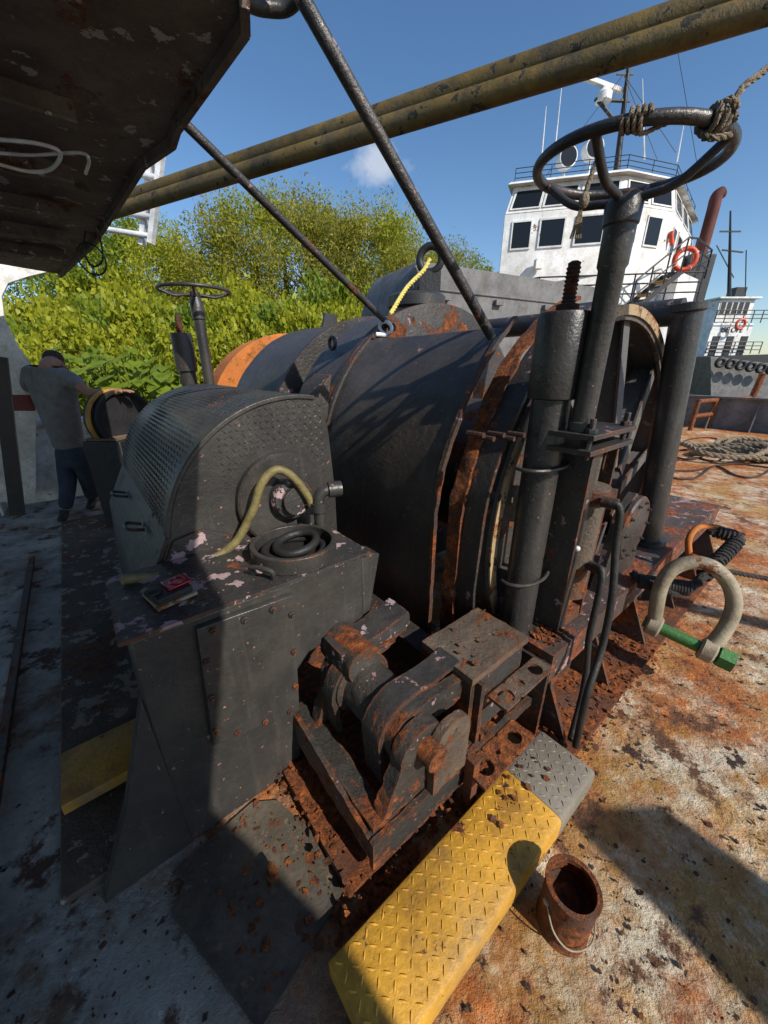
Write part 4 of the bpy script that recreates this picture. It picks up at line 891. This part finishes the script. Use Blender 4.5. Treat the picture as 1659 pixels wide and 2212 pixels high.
for k in range(7):
    p=s0_.lerp(s1_,k/6); part('stair_tread','yellow' if k%2 else 'tugblack',STR,lambda m:m.box(p-V(.1,0,.02),V(.22,.03,0),V(-.1,.46,0),UP*.05))
part('stair_rail','tugblack',TG,lambda m:(m.tube([s0_+UP*.8,s1_+UP*.8,V(8.7,12.3,5.0)],.024,8),m.tube([s0_+UP*.42,s1_+UP*.42],.02,8),[m.tube([s0_.lerp(s1_,f),s0_.lerp(s1_,f)+UP*.8],.02,6) for f in (0,.33,.66,1)]))
lr=RY(1480,560,12.0)
LR=part('life_ring','redbuoy',TG,lambda m:m.torus(lr,V(.3,1,0),.25,.065,36,10))
for k in range(4):
    a=k*PI/2+.6; part('reflective_band','tugwhite',LR,lambda m:m.torus(lr+V(math.cos(a)*.25,-math.cos(a)*.075,math.sin(a)*.25),V(-math.sin(a),0,math.cos(a)),.06,.012,14,6))
fb=RY(1522,520,15.5); ft_=RY(1548,425,15.5)
part('exhaust_stack','stackred',TG,lambda m:m.tube(cr([fb-UP*1.2,fb,fb.lerp(ft_,.7),ft_,ft_+V(.15,0,.12)],6),.18,20),label='dark red-brown exhaust pipe')
part('funnel_casing','tugblack',TG,lambda m:m.wb(fb.x-.7,fb.x+.2,15,16.2,3.4,fb.z-.5),bevel=.03)
part('vent_cowl','redbuoy',TG,lambda m:m.tube(cr([RY(1452,530,12.9),RY(1450,510,12.9),RY(1452,500,12.9)],5),.06,10))
mt_=RY(1322,345,15); mz=RY(1352,130,15)
part('mast','tugblack',TG,lambda m:(m.tube([V(mt_.x+.3,15,6.5),V(mz.x+.1,15,mz.z)],[.12,.05],10),m.bar(V(mz.x-.35,15,mz.z-.9),V(mz.x+.35,15,mz.z-.9),.05,.05),m.bar(V(mz.x-.2,15,mz.z-.3),V(mz.x+.3,15,mz.z-.3),.04,.04),m.tube([RY(1290,215,15),RY(1335,270,15)],.05,8),m.bar(RY(1285,215,15),RY(1345,218,15),.1,.05)))
rd=RY(1306,200,15)
part('radar','tugwhite',TG,lambda m:(m.lathe(rd-UP*.22,UP,[(.22,0),(.22,.2),(.12,.28),(.08,.36)],20),m.box(rd+V(-.75,-.06,.30),V(1.35,.1,-.28),V(0,.13,0),UP*.11)),bevel=.01,label='white radar scanner on the mast')
part('flag','redbuoy',TG,lambda m:m.wb(mz.x-.25,mz.x-.05,14.98,15.0,mz.z-.05,mz.z+.1))
for (u,v) in ((1222,345),(1278,325)):
    c_=RY(u,v,13.6); SL_=part('searchlight','tugwhite',TG,lambda m:(m.lathe(c_-V(0,.2,0),V(-.1,1,0),[(.26,0),(.27,.1),(.24,.3),(.1,.42)],24),m.tube([c_-UP*.25,V(c_.x,c_.y,6.5)],.04,8)))
    part('lamp_glass','glass',SL_,lambda m:m.lathe(c_-V(0,.215,0),V(-.1,1,0),[(.23,0),(.23,.01)],24))
for (u0,v0,u1,v1) in ((1198,330,1214,180),(1170,340,1180,230),(1462,350,1478,265),(1392,345,1388,170)):
    part('antenna','tugwhite',TG,lambda m:m.tube([RY(u0,v0,14),RY(u1,v1,14)],[.022,.008],6))
for (u1,v1) in ((1255,375),(1180,380),(1420,345),(1460,330)):
    part('stay_wire','tugblack',TG,lambda m:m.tube([V(mz.x,15,mz.z-.3),RY(u1,v1,14)],.008,4))
part('stay_wire','tugblack',TG,lambda m:m.tube([RY(1462,100,14),RY(1505,350,14)],.008,4))
part('wall_lamp','tugwhite',TG,lambda m:m.wb(4.4,4.62,12.6,12.8,4.35,4.6),bevel=.01)
def T(u,v,Y=38): return RY(u,v,Y)
T2=thing('distant_tugboat','second small white and black tugboat further away at right edge','tugboat',V(T(1590,790).x,38,-1.3))
x0,x1=T(1530,700).x,T(1625,700).x
part('hull','tugblack',T2,lambda m:m.prism([V(x0-2,36,-1.4),V(x1+4,36,-1.4),V(x1+5,36,T(1600,762,36).z),V(x0-2,36,T(1600,770,36).z)],V(0,5,0)))
zA,zB,zC=T(1600,765).z,T(1600,700).z,T(1600,640).z
part('deckhouse','tugwhite',T2,lambda m:m.wb(x0,x1-.3,37.5,41,zA-.3,zB),bevel=.03)
U2=part('wheelhouse','tugwhite',T2,lambda m:(m.wb(x0+.3,x1-.6,37.8,40.5,zB,zC-.25),m.wb(x0,x1-.3,37.5,40.8,zC-.25,zC-.1)),bevel=.03)
for k in range(5):
    xx=x0+.5+k*(x1-x0-1.4)/5; w_=(x1-x0-1.4)/5*.75
    o=part('window','tugwhite',T2,lambda m:m.wb(xx-.05,xx+w_+.05,37.75,37.795,zB+.75,zC-.45)); part('pane','tugblack',o,lambda m:m.wb(xx,xx+w_,37.73,37.745,zB+.8,zC-.5))
for k in range(3):
    xx=x0+.4+k*1.3; o=part('doorway','tugblack',T2,lambda m:m.wb(xx,xx+.6,37.44,37.49,zA-.2,zA+1.5))
part('mast','tugblack',T2,lambda m:(m.tube([T(1575,640),T(1578,455)],[.16,.06],8),m.bar(T(1555,500),T(1600,500),.1,.1),m.bar(T(1560,540),T(1605,545),.1,.1),m.tube([T(1610,640),T(1612,540)],.04,6),m.bar(T(1548,530),T(1585,600),.06,.06)))
part('funnel','tugblack',T2,lambda m:m.wb(x1-1.6,x1-.6,39,40,zB,zC+.9),bevel=.03)
railing(T2,[V(x0-.3,37,0),V(x1+.6,37,0)],zB,1.0,rr=.04); railing(T2,[V(x0-.3,37,0),V(x1+.6,37,0)],zA,1.0,rr=.04)
part('life_ring','redbuoy',T2,lambda m:m.torus(T(1600,700,36.8),V(0,1,0),.38,.1,20,8))
fc=bpy.data.curves.new('ttxt','FONT'); fc.body='ISE OFE'; fc.size=.62*K; fc.extrude=.01; to=bpy.data.objects.new('ttxt',fc); C.objects.link(to)
bpy.context.view_layer.update(); dg=bpy.context.evaluated_depsgraph_get(); tme=bpy.data.meshes.new_from_object(to.evaluated_get(dg)); bpy.data.objects.remove(to)
tob=bpy.data.objects.new('name_lettering',tme); C.objects.link(tob); tob.parent=T2; tme.materials.clear(); tme.materials.append(M['tugblack'])
tp_=V(x0+.9,37.46,zB-.72)*K-ORG[T2.name]; tob.location=tp_; tob.rotation_euler=(PI/2,0,0)
for k in range(6):
    c_=RY(1556+k*22,783+k*3,19); o=part('tyre_fender','rubber',None,lambda m:m.torus(c_,V(.1,1,.1),.17,.08,24,10)); tag(o,'black tyre fender hanging in the row at the right edge','tyre','row of tyre fenders at right')
br=part('low_barge','grey',None,lambda m:m.prism([RY(1535,905,19.5),RY(1800,925,19.5),RY(1800,800,19.5),RY(1535,770,19.5)],V(0,4,0)),bevel=.02); tag(br,'grey low barge side behind the tyre fenders','barge')
far=part('far_shore','bank',None,lambda m:m.prism([V(40,260,-1.3),V(500,200,-1.3),V(500,200,2.6),V(40,260,3.0)],V(10,60,0))); tag(far,'distant low shoreline','shore',kind='structure')

# ================= CAMERA, LIGHT, WORLD
cam=bpy.data.cameras.new('Camera'); co=bpy.data.objects.new('Camera',cam); C.objects.link(co); bpy.context.scene.camera=co
co.location=(0,0,1.7*K); co.rotation_euler=(R(90)-PT,0,0); cam.sensor_fit='HORIZONTAL'; cam.sensor_width=36; cam.lens=36*798/1659; cam.clip_end=3000; cam.clip_start=.02
sun=bpy.data.lights.new('Sun','SUN'); sun.energy=5.0; sun.angle=R(.5); sun.color=(1,.93,.82); so=bpy.data.objects.new('Sun',sun); C.objects.link(so)
so.rotation_euler=(-SUNV).normalized().to_track_quat('-Z','Y').to_euler(); so.location=(5,-5,8)
w=bpy.data.worlds.new('World'); bpy.context.scene.world=w; w.use_nodes=True; nt=w.node_tree
sky=nt.nodes.new('ShaderNodeTexSky'); sky.sky_type='NISHITA'; sky.sun_disc=False; sky.sun_elevation=R(37.7); sky.sun_rotation=R(134.4); sky.ozone_density=2.5; sky.air_density=1.0; sky.dust_density=.4
bg=nt.nodes['Background']; bg.inputs[1].default_value=.145
hs=nd(nt,'ShaderNodeHueSaturation',{'Saturation':1.15,'Value':1.0,'Color':sky.outputs[0]})
tc=nt.nodes.new('ShaderNodeTexCoord'); cd=ray(815,352).normalized()
sub=nd(nt,'ShaderNodeVectorMath',{0:tc.outputs['Generated'],1:tuple(cd)},operation='SUBTRACT').outputs[0]
scl=nd(nt,'ShaderNodeVectorMath',{0:sub,1:(1/.062,1/.05,1/.036)},operation='MULTIPLY').outputs[0]
ln=nd(nt,'ShaderNodeVectorMath',{0:scl},operation='LENGTH').outputs['Value']
nn=nd(nt,'ShaderNodeTexNoise',{'Vector':tc.outputs['Generated'],'Scale':22,'Detail':8,'Roughness':.6}).outputs[0]
mk=nd(nt,'ShaderNodeMapRange',{0:mth(nt,'ADD',ln,mth(nt,'MULTIPLY',nn,-2.2)),1:0.0,2:-.95,3:0,4:.6}).outputs[0]
cl=mix(nt,mk,hs.outputs[0],(5.6,5.8,6.2)); nt.links.new(cl,bg.inputs[0])
sc=bpy.context.scene; sc.view_settings.view_transform='Standard'; sc.view_settings.look='None'; sc.view_settings.exposure=0
